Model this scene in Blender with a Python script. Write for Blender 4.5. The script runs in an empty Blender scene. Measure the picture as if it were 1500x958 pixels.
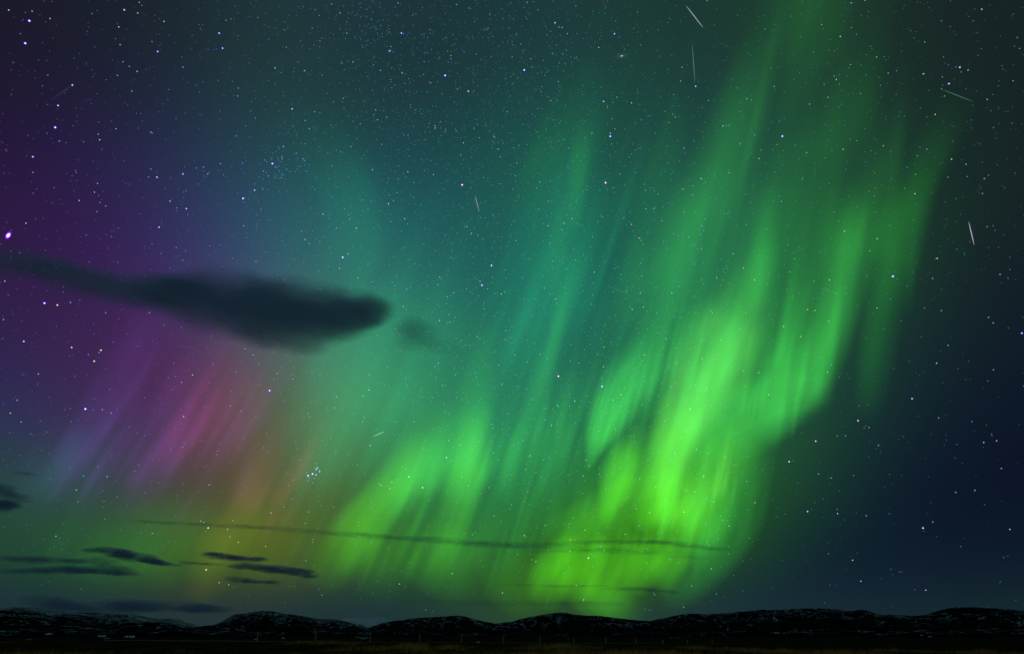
import bpy, bmesh, math, random
from mathutils import Vector, noise
C = bpy.context.scene.collection
rad, deg, PI = math.radians, math.degrees, math.pi
random.seed(7)

# ------------------------------------------------------------------ camera
EYE = Vector((0, 0, 1.3))
cam = bpy.data.cameras.new('camera'); cam.lens = 22.32; cam.sensor_width = 36; cam.sensor_fit = 'HORIZONTAL'
cam.clip_start = 0.5; cam.clip_end = 6.0e6
cob = bpy.data.objects.new('camera', cam); C.objects.link(cob)
cob.location = EYE; cob.rotation_euler = (rad(90 + 25.921), 0, 0)
sc = bpy.context.scene; sc.camera = cob
sc.view_settings.view_transform = 'Standard'; sc.view_settings.look = 'None'
sc.view_settings.exposure = 0.0; sc.view_settings.gamma = 1.0; sc.view_settings.use_curve_mapping = False
sc.render.engine = 'CYCLES'
cy = sc.cycles
cy.transparent_max_bounces = 96; cy.max_bounces = 6; cy.diffuse_bounces = 2; cy.glossy_bounces = 1
cy.use_denoising = True; cy.denoiser = 'OPENIMAGEDENOISE'; cy.denoising_input_passes = 'RGB_ALBEDO_NORMAL'; cy.denoising_prefilter = 'ACCURATE'
cy.sample_clamp_indirect = 4.0

# ------------------------------------------------------------------ world: night sky with the diffuse glow of the aurora
# radiance (x 1e-4) by bearing (columns) and elevation (stops), both in degrees
SKY_AZ = [-66,-60,-54,-48,-42,-36,-30,-24,-18,-12,-6,0,6,12,18,24,30,36,42,48,54,60,66]
SKY_EL = [-4,0,1.5,3,5,7.5,10.5,14,18,22,26,30,35,40,45,50,56,64,90]  # highest stops: overhead glow added to light clouds and hills
SKY_COLUMNS = [
[[40,60,80],[116,273,369],[116,281,369],[118,329,366],[154,488,325],[160,562,385],[167,542,537],[194,253,885],[265,156,706],[273,102,574],[244,77,501],[188,64,398],[109,53,209],[91,52,160],[91,52,160],[91,52,160],[91,52,160],[200,550,550],[300,900,850]],
[[40,60,80],[116,273,369],[116,281,369],[118,329,366],[154,487,326],[160,562,385],[166,543,535],[193,255,882],[264,157,708],[273,103,576],[245,77,502],[189,64,400],[110,53,212],[91,52,160],[91,52,160],[91,52,160],[91,58,165],[200,550,550],[300,900,850]],
[[40,60,80],[116,273,369],[116,280,369],[119,331,366],[153,484,326],[160,563,387],[167,535,545],[195,250,882],[267,152,700],[273,100,569],[242,76,498],[184,64,390],[115,54,224],[91,52,160],[91,52,160],[91,65,171],[92,95,198],[200,550,550],[300,900,850]],
[[40,60,80],[116,273,369],[116,281,369],[119,331,366],[154,485,326],[160,564,387],[167,533,547],[193,262,874],[262,159,713],[273,105,580],[246,78,504],[183,64,388],[122,55,244],[96,66,185],[91,85,189],[93,105,207],[97,129,230],[200,550,550],[300,900,850]],
[[40,60,80],[116,273,369],[116,281,369],[119,330,366],[155,489,325],[160,563,386],[167,539,540],[194,251,885],[260,162,718],[282,114,608],[276,93,595],[247,85,577],[166,101,459],[103,113,259],[96,125,227],[101,152,243],[107,193,264],[200,550,550],[300,900,850]],
[[40,60,80],[116,273,369],[117,283,370],[120,347,362],[152,586,309],[186,655,408],[251,543,648],[382,304,976],[429,197,837],[419,157,776],[368,136,863],[315,152,878],[199,201,676],[129,208,418],[110,207,286],[112,228,285],[120,281,324],[200,550,550],[300,900,850]],
[[40,60,80],[127,308,389],[129,324,385],[149,471,332],[186,934,245],[266,965,352],[425,509,624],[618,295,748],[725,192,855],[688,201,1008],[477,333,1305],[327,383,1291],[213,428,938],[152,417,577],[133,352,395],[128,333,361],[130,343,382],[200,550,550],[300,900,850]],
[[40,60,80],[157,341,372],[167,347,366],[353,434,273],[504,975,167],[722,1149,177],[976,714,364],[1094,585,532],[1070,613,752],[898,721,1134],[579,859,1442],[312,942,1518],[201,909,1157],[151,619,631],[135,415,461],[130,349,411],[130,343,419],[200,550,550],[300,900,850]],
[[40,60,80],[154,359,395],[153,356,395],[235,432,327],[533,824,209],[811,1179,169],[899,1178,324],[885,1460,568],[811,2063,931],[624,2005,1189],[440,1864,1338],[291,1639,1392],[184,1300,1230],[137,677,709],[121,412,476],[120,336,413],[118,315,399],[200,550,550],[300,900,850]],
[[40,60,80],[120,310,395],[121,311,395],[142,399,334],[199,799,271],[271,1296,265],[327,1552,403],[382,2030,670],[434,2717,1087],[364,2492,1191],[291,2095,1245],[218,1493,1254],[150,1038,1121],[122,623,753],[113,402,487],[110,325,397],[110,301,382],[200,550,550],[300,900,850]],
[[40,60,80],[136,365,384],[136,366,384],[163,523,285],[196,913,251],[226,1395,294],[243,1669,437],[260,1978,668],[278,2321,1028],[241,2212,1129],[199,1866,1155],[158,1194,1100],[135,960,961],[122,708,733],[113,476,520],[110,358,405],[110,316,382],[200,550,550],[300,900,850]],
[[40,60,80],[209,641,264],[209,641,264],[226,729,179],[233,1006,167],[227,1356,235],[202,1479,392],[190,1634,610],[202,1829,916],[183,1796,1028],[160,1626,1065],[135,1258,1010],[130,1166,921],[122,915,738],[115,595,551],[111,404,434],[106,344,375],[200,550,550],[300,900,850]],
[[40,60,80],[216,686,226],[218,691,225],[266,865,95],[276,1130,56],[254,1414,116],[212,1542,290],[180,1616,506],[170,1619,772],[153,1433,880],[138,1304,925],[123,1272,894],[124,1265,875],[120,1004,710],[116,659,548],[111,439,445],[103,372,362],[200,550,550],[300,900,850]],
[[40,60,80],[134,387,378],[136,394,374],[175,574,237],[214,961,114],[237,1377,60],[228,1592,150],[215,1747,327],[197,1775,597],[152,1382,712],[123,1087,759],[109,974,733],[116,962,720],[116,781,585],[116,577,482],[110,438,394],[103,389,331],[200,550,550],[300,900,850]],
[[40,60,80],[105,280,399],[106,282,400],[89,282,360],[106,452,274],[143,767,193],[178,1120,181],[204,1394,267],[220,1640,457],[182,1696,576],[151,1456,673],[131,1105,736],[129,906,691],[119,658,550],[116,506,443],[108,391,337],[103,364,300],[200,550,550],[300,900,850]],
[[40,60,80],[90,250,364],[90,248,365],[66,190,328],[54,165,290],[66,238,279],[102,461,306],[128,649,339],[146,861,390],[159,1318,423],[156,1324,486],[145,1099,541],[139,846,551],[116,537,453],[116,448,367],[107,364,280],[104,327,272],[200,550,550],[300,900,850]],
[[40,60,80],[80,222,308],[79,219,308],[62,166,291],[45,118,256],[39,98,237],[47,121,242],[70,220,283],[93,355,316],[113,534,335],[141,924,368],[152,1008,382],[134,704,390],[116,441,356],[115,401,293],[110,421,250],[108,398,257],[200,550,550],[300,900,850]],
[[40,60,80],[80,212,273],[77,205,273],[60,159,256],[42,106,225],[35,78,206],[33,65,197],[44,94,216],[62,141,237],[82,210,247],[94,316,253],[111,420,252],[111,400,273],[110,326,264],[112,347,238],[115,399,234],[113,410,242],[200,550,550],[300,900,850]],
[[40,60,80],[80,212,273],[77,203,270],[59,156,250],[40,100,217],[34,74,194],[31,58,176],[34,65,176],[42,92,184],[56,105,176],[71,138,180],[84,190,182],[83,205,183],[91,211,184],[90,220,172],[98,275,191],[110,358,219],[200,550,550],[300,900,850]],
[[40,60,80],[80,212,273],[77,204,270],[59,156,249],[40,101,218],[33,73,194],[31,58,176],[33,65,176],[42,93,184],[56,102,166],[67,125,160],[70,137,155],[70,132,147],[74,134,140],[79,140,142],[84,174,155],[91,229,175],[200,550,550],[300,900,850]],
[[40,60,80],[80,212,273],[77,204,270],[59,156,249],[40,102,218],[34,73,194],[31,58,176],[34,66,177],[43,95,184],[58,102,164],[67,128,160],[70,137,155],[70,131,146],[70,116,130],[70,116,130],[73,126,135],[81,154,148],[200,550,550],[300,900,850]],
[[40,60,80],[80,212,273],[77,204,270],[59,156,250],[40,100,217],[34,74,195],[31,58,176],[33,65,176],[43,94,184],[57,102,165],[67,126,160],[70,137,155],[70,131,145],[70,116,130],[70,116,130],[70,116,130],[72,121,132],[200,550,550],[300,900,850]],
[[40,60,80],[80,212,273],[77,203,270],[59,156,250],[40,100,217],[34,74,194],[31,58,176],[33,65,176],[43,94,184],[57,102,165],[67,127,160],[70,137,155],[70,131,145],[70,116,130],[70,116,130],[70,116,130],[70,116,130],[200,550,550],[300,900,850]]]

world = bpy.data.worlds.new('World'); sc.world = world; world.use_nodes = True
wt = world.node_tree; wt.nodes.clear()
def wn(kind, **kw):
    n = wt.nodes.new(kind)
    for k, v in kw.items(): setattr(n, k, v)
    return n
def wmath(op, a, b=None, clamp=False):
    n = wn('ShaderNodeMath', operation=op, use_clamp=clamp)
    for i, v in enumerate((a, b)):
        if v is None: continue
        if isinstance(v, (int, float)): n.inputs[i].default_value = v
        else: wt.links.new(v, n.inputs[i])
    return n.outputs[0]
tc = wn('ShaderNodeTexCoord'); sp = wn('ShaderNodeSeparateXYZ'); wt.links.new(tc.outputs['Generated'], sp.inputs[0])
bearing = wmath('MULTIPLY', wmath('ARCTAN2', sp.outputs[0], sp.outputs[1]), 180 / PI)
bearing = wmath('MINIMUM', wmath('MAXIMUM', bearing, -60.0), 60.0)
elevation = wmath('MULTIPLY', wmath('ARCSINE', sp.outputs[2]), 180 / PI)
ramp_pos = wmath('DIVIDE', wmath('ADD', elevation, 4.0), 94.0, clamp=True)
STEP = SKY_AZ[1] - SKY_AZ[0]; SIG = 0.60 * STEP
acc = None
for az, col in zip(SKY_AZ, SKY_COLUMNS):
    r_ = wn('ShaderNodeValToRGB'); cr = r_.color_ramp; cr.interpolation = 'B_SPLINE'
    while len(cr.elements) < len(SKY_EL): cr.elements.new(0.5)
    for i, (el, c) in enumerate(zip(SKY_EL, col)):
        cr.elements[i].position = (el + 4.0) / 94.0 if i < len(SKY_EL) - 1 else 1.0
        cr.elements[i].color = (c[0] * 1e-4, c[1] * 1e-4, c[2] * 1e-4, 1)
    wt.links.new(ramp_pos, r_.inputs[0])
    q = wmath('DIVIDE', wmath('SUBTRACT', bearing, float(az)), SIG)
    g = wmath('MULTIPLY', wmath('EXPONENT', wmath('MULTIPLY', wmath('MULTIPLY', q, q), -0.5)), STEP / (SIG * math.sqrt(2 * PI)))
    vs = wn('ShaderNodeVectorMath', operation='MULTIPLY_ADD')
    wt.links.new(r_.outputs[0], vs.inputs[0])
    wt.links.new(g, vs.inputs[1])
    if acc is not None: wt.links.new(acc, vs.inputs[2])
    acc = vs.outputs[0]
behind = wmath('POWER', wmath('ADD', wmath('MULTIPLY', sp.outputs[1], -0.5), 0.5, clamp=True), 2.0)  # extra sky glow added behind the camera to brighten clouds and hills
upper = wmath('MULTIPLY', behind, wmath('ADD', wmath('MULTIPLY', sp.outputs[2], 4.0), 0.3, clamp=True))
vb = wn('ShaderNodeVectorMath', operation='MULTIPLY_ADD'); vb.inputs[1].default_value = (.020, .055, .065)
wt.links.new(upper, vb.inputs[0]); wt.links.new(acc, vb.inputs[2]); acc = vb.outputs[0]
bg = wn('ShaderNodeBackground'); wt.links.new(acc, bg.inputs[0]); bg.inputs[1].default_value = 1.0
tw = wn('ShaderNodeTexSky'); tw.sky_type = 'NISHITA'; tw.sun_disc = False; tw.sun_elevation = rad(-9); tw.sun_rotation = rad(150)
bg2 = wn('ShaderNodeBackground'); wt.links.new(tw.outputs[0], bg2.inputs[0]); bg2.inputs[1].default_value = 0.05
add = wn('ShaderNodeAddShader'); wt.links.new(bg.outputs[0], add.inputs[0]); wt.links.new(bg2.outputs[0], add.inputs[1])
out = wn('ShaderNodeOutputWorld'); wt.links.new(add.outputs[0], out.inputs[0])
world.cycles.sampling_method = 'MANUAL'; world.cycles.sample_map_resolution = 512

# an added fill light, low behind the camera's left shoulder, picks out the snow
ml = bpy.data.lights.new('snow_fill_light', 'SUN'); ml.energy = 0.02; ml.angle = rad(0.5); ml.color = (0.75, 0.9, 1.0)
mo = bpy.data.objects.new('snow_fill_light', ml); C.objects.link(mo); mo.rotation_euler = (rad(62), 0, rad(-35))

# ------------------------------------------------------------------ tables read off image pixels, as angles (bearing, elevation in degrees from the camera)
AURORA = {
'main': [
  ('l',[(11.46,6.74,1.45,0),(12.01,8.36,1.8,0.16),(12.66,10.84,1.93,0.26),(13.36,13.08,2.06,0.34),(14.17,15.05,2.17,0.3),(15.12,17.03,2.4,0.14),(16.01,19.31,2.4,0)]),
  ('w',[(12.57,10.0,1.58,0),(13.56,12.78,2.05,0.24),(14.82,15.59,2.39,0.37),(16.18,17.82,3.06,0.38),(17.69,20.03,3.72,0.29),(19.23,22.22,4.02,0.27),(20.69,24.39,3.86,0.21),(22.06,26.54,3.06,0.08),(23.28,28.68,2.48,0.02),(24.35,30.81,2.14,0)]),
  ('g',[(16.0,15.51,2.26,0),(17.85,18.26,3.36,0.08),(19.64,20.99,4.43,0.1),(21.42,23.7,4.59,0.12),(22.78,25.84,3.57,0.07),(23.7,28.02,2.68,0.04),(24.95,30.69,2.12,0)]),
  ('g',[(6.75,12.93,0.3,0),(7.25,14.32,0.77,0.16),(8.11,16.18,1.61,0.33),(9.74,18.74,2.5,0.34),(11.72,21.15,2.72,0.26),(14.04,23.67,2.69,0.15),(16.33,26.45,3.0,0.09),(17.88,29.84,3.08,0.07),(19.73,34.0,3.24,0.08),(21.72,37.12,3.17,0.055),(24.39,40.52,3.18,0.03),(27.56,44.65,3.56,0)]),
  ('l',[(7.9,8.19,0.46,0),(8.56,10.25,1.28,0.2),(9.48,12.27,2.1,0.38),(10.46,13.97,1.99,0.34),(11.44,15.5,1.64,0.1),(12.32,17.04,1.52,0)]),
  ('l',[(2.93,6.87,2.32,0),(5.6,7.95,2.67,0.12),(8.03,9.3,2.66,0.18),(10.46,10.36,2.87,0.2),(13.41,10.81,3.05,0.18),(16.03,11.24,2.77,0)]),
  ('l',[(13.53,6.69,2.2,0),(14.58,8.55,3.2,0.32),(15.85,10.69,3.42,0.32),(17.38,12.84,3.41,0.2),(19.07,14.69,3.27,0.12),(21.39,16.74,2.68,0)]),
  ('g',[(14.49,12.73,2.6,0),(17.37,14.83,3.22,0.2),(20.5,16.55,3.35,0.26),(23.51,17.63,3.03,0.22),(26.35,18.09,2.22,0.07),(28.07,18.66,1.48,0)]),
  ('g',[(21.99,14.42,1.26,0),(23.52,16.78,2.09,0.14),(25.08,19.12,2.88,0.25),(26.45,21.46,2.65,0.27),(28.03,24.02,2.71,0.14),(29.81,26.76,2.47,0.08),(31.75,30.23,2.32,0.04),(33.6,33.61,2.08,0)]),
  ('g',[(26.75,17.2,0.9,0),(28.06,19.78,1.38,0.08),(29.69,23.11,1.66,0.13),(31.29,26.41,1.83,0.12),(32.94,29.62,1.99,0.11),(34.6,32.19,1.95,0.05),(37.17,35.71,1.98,0.015),(40.06,38.88,1.9,0)]),
  ('k',[(29.98,15.1,1.12,0),(31.55,19.15,1.49,0.04),(33.2,23.17,1.66,0.055),(34.88,26.59,1.99,0.065),(36.64,29.62,2.04,0.07),(38.56,31.96,1.65,0.055),(40.95,34.53,1.76,0.02),(43.98,37.16,1.76,0)]),
  ('g',[(22.33,24.73,1.41,0),(23.6,26.87,1.5,0.1),(24.77,29.57,1.49,0.12),(25.75,32.26,1.37,0.06),(27.02,35.41,1.24,0)]),
  ('g',[(19.11,24.61,3.37,0),(21.33,26.66,4.4,0.035),(23.81,29.75,4.51,0.04),(26.36,32.7,4.18,0.02),(28.97,35.48,3.54,0)]),
  ('g',[(19.85,32.8,3.36,0),(21.17,35.49,3.09,0.04),(22.94,38.59,2.81,0.035),(25.33,41.41,2.52,0.035),(28.09,44.51,2.43,0.03),(31.57,46.65,2.52,0.025),(35.2,49.5,2.96,0.03)]),
  ('k',[(30.0,39.1,2.0,0),(32.08,42.29,2.14,0.02),(34.2,44.76,2.36,0.03),(37.4,48.7,2.53,0.03)]),
  ('k',[(24.77,28.4,3.71,0),(28.27,32.83,3.57,0.03),(31.74,36.39,3.22,0.03),(34.83,39.24,2.91,0.012),(38.15,42.28,2.69,0)]),
  ('g',[(11.97,2.29,1.4,0),(14.32,4.04,2.04,0.07),(16.72,5.96,2.13,0.1),(18.62,8.0,2.11,0.1),(19.81,10.46,2.01,0.06),(21.05,13.4,2.01,0.06),(22.38,16.63,2.11,0)]),
  ('g',[(14.72,5.07,2.16,0),(15.99,7.41,2.27,0.12),(17.52,9.78,2.38,0.1),(19.01,12.44,2.48,0.05),(20.55,15.12,2.47,0)]),
  ('g',[(14.36,6.67,0.55,0),(15.28,8.79,0.66,0.1),(16.35,11.5,0.72,0.08),(17.21,13.7,0.66,0)]),
  ('g',[(12.41,6.72,0.5,0),(13.26,9.42,0.67,0.12),(14.14,12.18,0.68,0.1),(14.81,14.43,0.57,0)])],
'low': [
  ('l',[(2.03,2.18,1.46,0),(2.73,3.32,2.04,0.14),(3.57,4.8,2.29,0.3),(4.77,6.2,1.96,0.26),(5.87,7.39,1.5,0.05),(6.38,8.22,1.16,0)]),
  ('l',[(4.95,2.07,1.68,0),(5.58,3.52,2.03,0.1),(6.45,5.1,1.48,0.18),(7.32,6.39,1.26,0.24),(8.11,7.8,1.15,0)]),
  ('l',[(6.6,1.66,2.22,0),(7.57,2.99,2.79,0.13),(8.7,4.76,2.36,0.16),(9.87,6.78,1.7,0.1),(10.67,8.12,1.47,0)]),
  ('l',[(10.01,2.97,1.1,0),(10.56,4.21,1.55,0.15),(11.46,5.56,1.89,0.26),(12.57,6.61,1.66,0.16),(13.65,7.76,1.33,0)]),
  ('l',[(11.89,3.15,1.09,0),(12.75,4.59,1.42,0.14),(13.84,6.04,1.53,0.18),(14.89,7.45,1.31,0)]),
  ('l',[(8.82,4.12,1.12,0),(9.5,5.71,1.35,0.08),(10.16,6.77,1.13,0.1),(10.82,7.85,1.02,0)]),
  ('l',[(-1.13,1.92,2.25,0),(-0.28,3.12,3.4,0.05),(0.86,4.71,3.44,0.05),(2.34,6.6,2.9,0)]),
  ('l',[(5.58,1.3,3.33,0),(6.47,2.32,4.45,0.08),(7.68,3.87,4.48,0.07),(8.65,5.72,3.39,0)])],
'mid': [
  ('l',[(-15.99,3.25,1.37,0),(-15.31,4.64,2.35,0.05),(-14.31,6.24,2.62,0.11),(-13.05,8.0,2.67,0.2),(-11.56,10.27,2.28,0.26),(-10.21,12.36,2.21,0.2),(-9.17,14.49,2.0,0.1),(-8.32,16.53,1.79,0)]),
  ('g',[(-11.2,8.94,2.04,0),(-9.66,11.52,2.32,0.12),(-8.51,13.87,2.6,0.12),(-7.56,16.26,2.63,0.06),(-6.48,19.61,2.42,0)]),
  ('g',[(-8.3,10.71,1.52,0),(-7.63,12.45,1.89,0.1),(-6.83,14.51,2.03,0.12),(-6.2,16.61,1.8,0.04),(-5.55,19.03,1.58,0)]),
  ('l',[(-5.72,4.15,1.7,0),(-5.37,6.57,1.96,0.08),(-4.89,9.08,1.87,0.1),(-4.26,11.65,2.02,0.18),(-3.85,14.17,2.16,0.2),(-3.55,16.55,2.06,0.1),(-3.1,19.09,1.71,0)]),
  ('g',[(-4.93,10.21,2.0,0),(-4.31,13.1,2.39,0.14),(-3.79,16.07,2.42,0.16),(-3.36,19.08,2.07,0.1),(-2.93,22.45,1.72,0.05),(-2.2,26.46,1.48,0)]),
  ('l',[(-7.35,3.09,3.35,0),(-6.33,4.94,3.97,0.07),(-5.26,6.85,3.81,0.06),(-4.76,8.8,2.92,0)]),
  ('l',[(-13.35,3.54,3.24,0),(-11.73,5.4,3.87,0.04),(-10.49,7.31,3.39,0.03),(-9.51,9.54,2.88,0)]),
  ('g',[(-0.72,10.24,0.71,0),(-0.31,12.55,0.96,0.07),(0.44,15.2,1.09,0.11),(1.67,18.2,0.98,0.05),(3.04,21.53,0.98,0.05),(4.43,25.48,1.1,0.05),(5.78,29.43,1.34,0.03),(6.94,33.62,1.33,0)]),
  ('g',[(-1.68,9.95,0.53,0),(-0.92,12.44,0.66,0.05),(0.13,15.2,0.73,0.05),(1.42,18.5,0.73,0)]),
  ('g',[(1.35,12.55,0.72,0),(2.22,16.69,0.97,0.04),(3.08,20.61,0.92,0.05),(4.19,24.57,0.86,0.05),(5.33,28.83,1.1,0.02),(6.12,31.85,1.09,0)]),
  ('g',[(0.76,16.1,0.73,0),(1.62,19.11,0.86,0.04),(2.52,22.15,0.8,0.04),(3.4,25.2,0.8,0)]),
  ('g',[(3.89,15.47,0.42,0),(4.46,17.43,0.55,0.08),(5.19,19.53,0.61,0.06),(6.0,21.75,0.61,0.03),(6.74,24.48,0.61,0)]),
  ('g',[(2.96,7.98,1.52,0),(3.52,11.37,1.66,0.04),(4.25,14.87,1.56,0.04),(5.01,18.44,1.46,0)]),
  ('g',[(5.66,9.06,1.4,0),(6.21,11.9,1.54,0.03),(6.97,14.8,1.43,0)]),
  ('t',[(0.99,20.94,4.29,0),(2.39,25.84,5.15,0.035),(3.92,30.72,5.37,0.055),(5.19,34.91,4.83,0.055),(6.43,38.41,3.93,0.045),(7.61,41.8,2.93,0.03),(9.19,45.03,1.95,0.015),(10.69,48.64,1.67,0)]),
  ('g',[(6.44,33.65,0.85,0),(6.99,36.61,1.08,0.04),(7.83,40.64,1.18,0.045),(8.67,43.97,1.16,0)]),
  ('g',[(3.49,28.28,0.98,0),(4.45,31.31,1.1,0.03),(5.33,34.91,1.09,0.03),(6.28,38.42,0.95,0)]),
  ('g',[(10.28,23.06,2.39,0),(12.19,27.17,2.85,0.07),(13.67,30.06,2.94,0.09),(15.11,33.19,2.79,0.06),(16.71,36.81,2.51,0.03),(18.32,40.58,2.23,0.015),(20.2,45.21,2.16,0)]),
  ('g',[(14.7,27.53,1.75,0),(16.17,30.97,1.96,0.05),(18.15,34.84,2.04,0.04),(19.79,38.05,1.89,0)]),
  ('t',[(-6.21,2.58,5.02,0),(-3.55,7.97,6.4,0.02),(-0.62,13.14,7.17,0.035),(1.93,18.5,6.68,0.03),(4.02,23.35,5.5,0)])],
'left': [
  ('t',[(-18.45,8.65,2.66,0),(-17.16,15.42,3.9,0.04),(-15.39,20.25,4.6,0.06),(-14.09,25.18,4.1,0.03),(-13.33,30.09,3.53,0)]),
  ('t',[(-17.14,28.45,3.44,0),(-16.34,32.14,3.46,0.03),(-17.31,36.13,3.41,0.03),(-20.47,39.64,3.3,0.01),(-24.8,42.63,3.15,0)]),
  ('y',[(-24.45,2.36,1.41,0.01),(-24.11,4.3,1.92,0.03),(-23.51,6.31,2.26,0.06),(-22.54,7.9,2.31,0.05),(-21.62,10.07,2.07,0.02),(-21.1,11.74,1.89,0)]),
  ('y',[(-21.33,3.89,2.48,0),(-20.58,5.42,2.84,0.02),(-19.88,7.52,2.91,0.02),(-19.15,9.69,2.65,0)]),
  ('q',[(-32.25,3.53,2.87,0),(-30.59,5.45,3.45,0.02),(-28.14,6.56,3.65,0.03),(-25.42,7.22,3.36,0.02),(-23.55,7.84,2.97,0)])],
'purple': [
  ('v',[(-35.61,10.75,0.65,0),(-35.52,12.47,0.82,0.035),(-35.2,14.03,0.92,0.035),(-34.67,15.91,1.03,0.03),(-34.06,18.39,1.15,0.02),(-33.35,21.23,1.18,0.015),(-32.76,23.83,1.21,0)]),
  ('v',[(-33.8,12.98,0.86,0),(-33.43,15.09,1.05,0.02),(-32.95,17.81,1.26,0.02),(-32.56,21.12,1.29,0.015),(-32.26,23.95,1.41,0)]),
  ('b',[(-35.98,8.32,1.18,0),(-35.68,10.25,1.21,0.02),(-35.37,12.25,1.23,0.02),(-34.84,14.34,1.27,0)]),
  ('r',[(-28.33,9.55,1.58,0),(-27.83,12.19,2.48,0.008),(-27.37,15.19,3.13,0.015),(-26.87,18.29,3.5,0.021),(-26.23,20.93,3.16,0.018),(-25.55,24.2,2.08,0)]),
  ('p',[(-27.44,12.23,0.48,0),(-26.95,14.7,0.69,0.015),(-26.54,17.23,0.75,0.018),(-26.16,19.81,0.71,0)]),
  ('v',[(-32.38,13.7,0.44,0),(-32.09,16.36,0.59,0.015),(-31.79,19.1,0.6,0.012),(-31.47,21.91,0.57,0)]),
  ('p',[(-33.75,14.52,2.6,0),(-32.95,17.81,3.59,0.01),(-31.83,21.28,3.74,0.012),(-30.75,24.29,3.37,0)]),
  ('p',[(-30.54,13.96,0.74,0),(-30.07,16.16,0.94,0.015),(-29.46,18.98,1.06,0.02),(-28.94,21.3,1.08,0)]),
  ('o',[(-22.89,8.4,1.31,0),(-22.39,10.55,1.85,0.03),(-21.92,12.77,1.98,0.035),(-21.38,15.04,1.91,0.02),(-20.92,17.36,1.84,0)]),
  ('v',[(-23.08,9.44,0.5,0),(-22.9,11.32,0.61,0.015),(-22.61,12.71,0.62,0.01),(-22.37,14.39,0.63,0)]),
  ('p',[(-28.66,11.06,0.47,0),(-28.34,12.92,0.66,0.02),(-27.87,15.39,0.68,0.01),(-27.47,17.09,0.69,0)])]}
MAGNETIC_ZENITH = (88.77, 71.53)
FINE_RAYS = [
  ('main', 2.26, 2.59, 17.53, 6.04, 45, 'l', 0.045, 6.9, 0.34),
  ('main', 6.88, 13.05, 15.85, 19.03, 30, 'g', 0.06, 10.9, 0.4),
  ('main', 11.62, 7.28, 18.69, 10.26, 45, 'w', 0.065, 7.4, 0.34),
  ('main', 14.4, 14.46, 27.7, 18.16, 50, 'g', 0.075, 12.6, 0.46),
  ('main', 22.11, 24.18, 35.41, 25.89, 34, 'k', 0.02, 13.7, 0.74),
  ('main', 12.02, 24.15, 24.18, 28.52, 34, 'g', 0.02, 17.1, 0.8),
  ('main', 20.93, 34.96, 36.6, 33.19, 34, 'k', 0.009, 17.1, 0.91),
  ('main', 14.65, 4.55, 20.57, 8.54, 20, 'g', 0.02, 7.4, 0.51),
  ('mid', -15.66, 4.02, -2.88, 4.7, 45, 'l', 0.03, 8.6, 0.51),
  ('mid', -11.15, 8.39, -1.82, 11.39, 50, 'g', 0.045, 10.9, 0.51),
  ('mid', -1.21, 10.24, 8.12, 15.35, 50, 'g', 0.035, 12.6, 0.4),
  ('mid', -3.9, 19.68, 10.32, 27.32, 55, 't', 0.014, 17.1, 0.74),
  ('mid', -2.89, 5.24, 8.77, 7.34, 30, 'g', 0.03, 8.6, 0.57),
  ('mid', -0.74, 35.02, 15.48, 35.81, 30, 'k', 0.008, 14.9, 0.91),
  ('left', -19.8, 7.0, -10.42, 13.51, 40, 't', 0.016, 17.1, 0.86),
  ('left', -20.15, 19.76, -7.49, 25.67, 30, 't', 0.01, 17.1, 1.03),
  ('purple', -35.98, 8.32, -29.13, 11.01, 45, 'v', 0.018, 10.9, 0.46),
  ('purple', -30.29, 10.88, -23.8, 14.79, 55, 'r', 0.01, 12.0, 0.63),
  ('purple', -31.63, 9.74, -23.4, 12.63, 45, 'p', 0.015, 10.9, 0.46),
  ('purple', -23.55, 7.84, -18.53, 9.18, 16, 'o', 0.02, 9.1, 0.57),
  ('purple', -35.53, 3.83, -17.25, 3.99, 40, 'q', 0.01, 5.7, 0.69),
  ('purple', -38.27, 8.08, -33.54, 8.57, 20, 'b', 0.01, 8.6, 0.57)]
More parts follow.
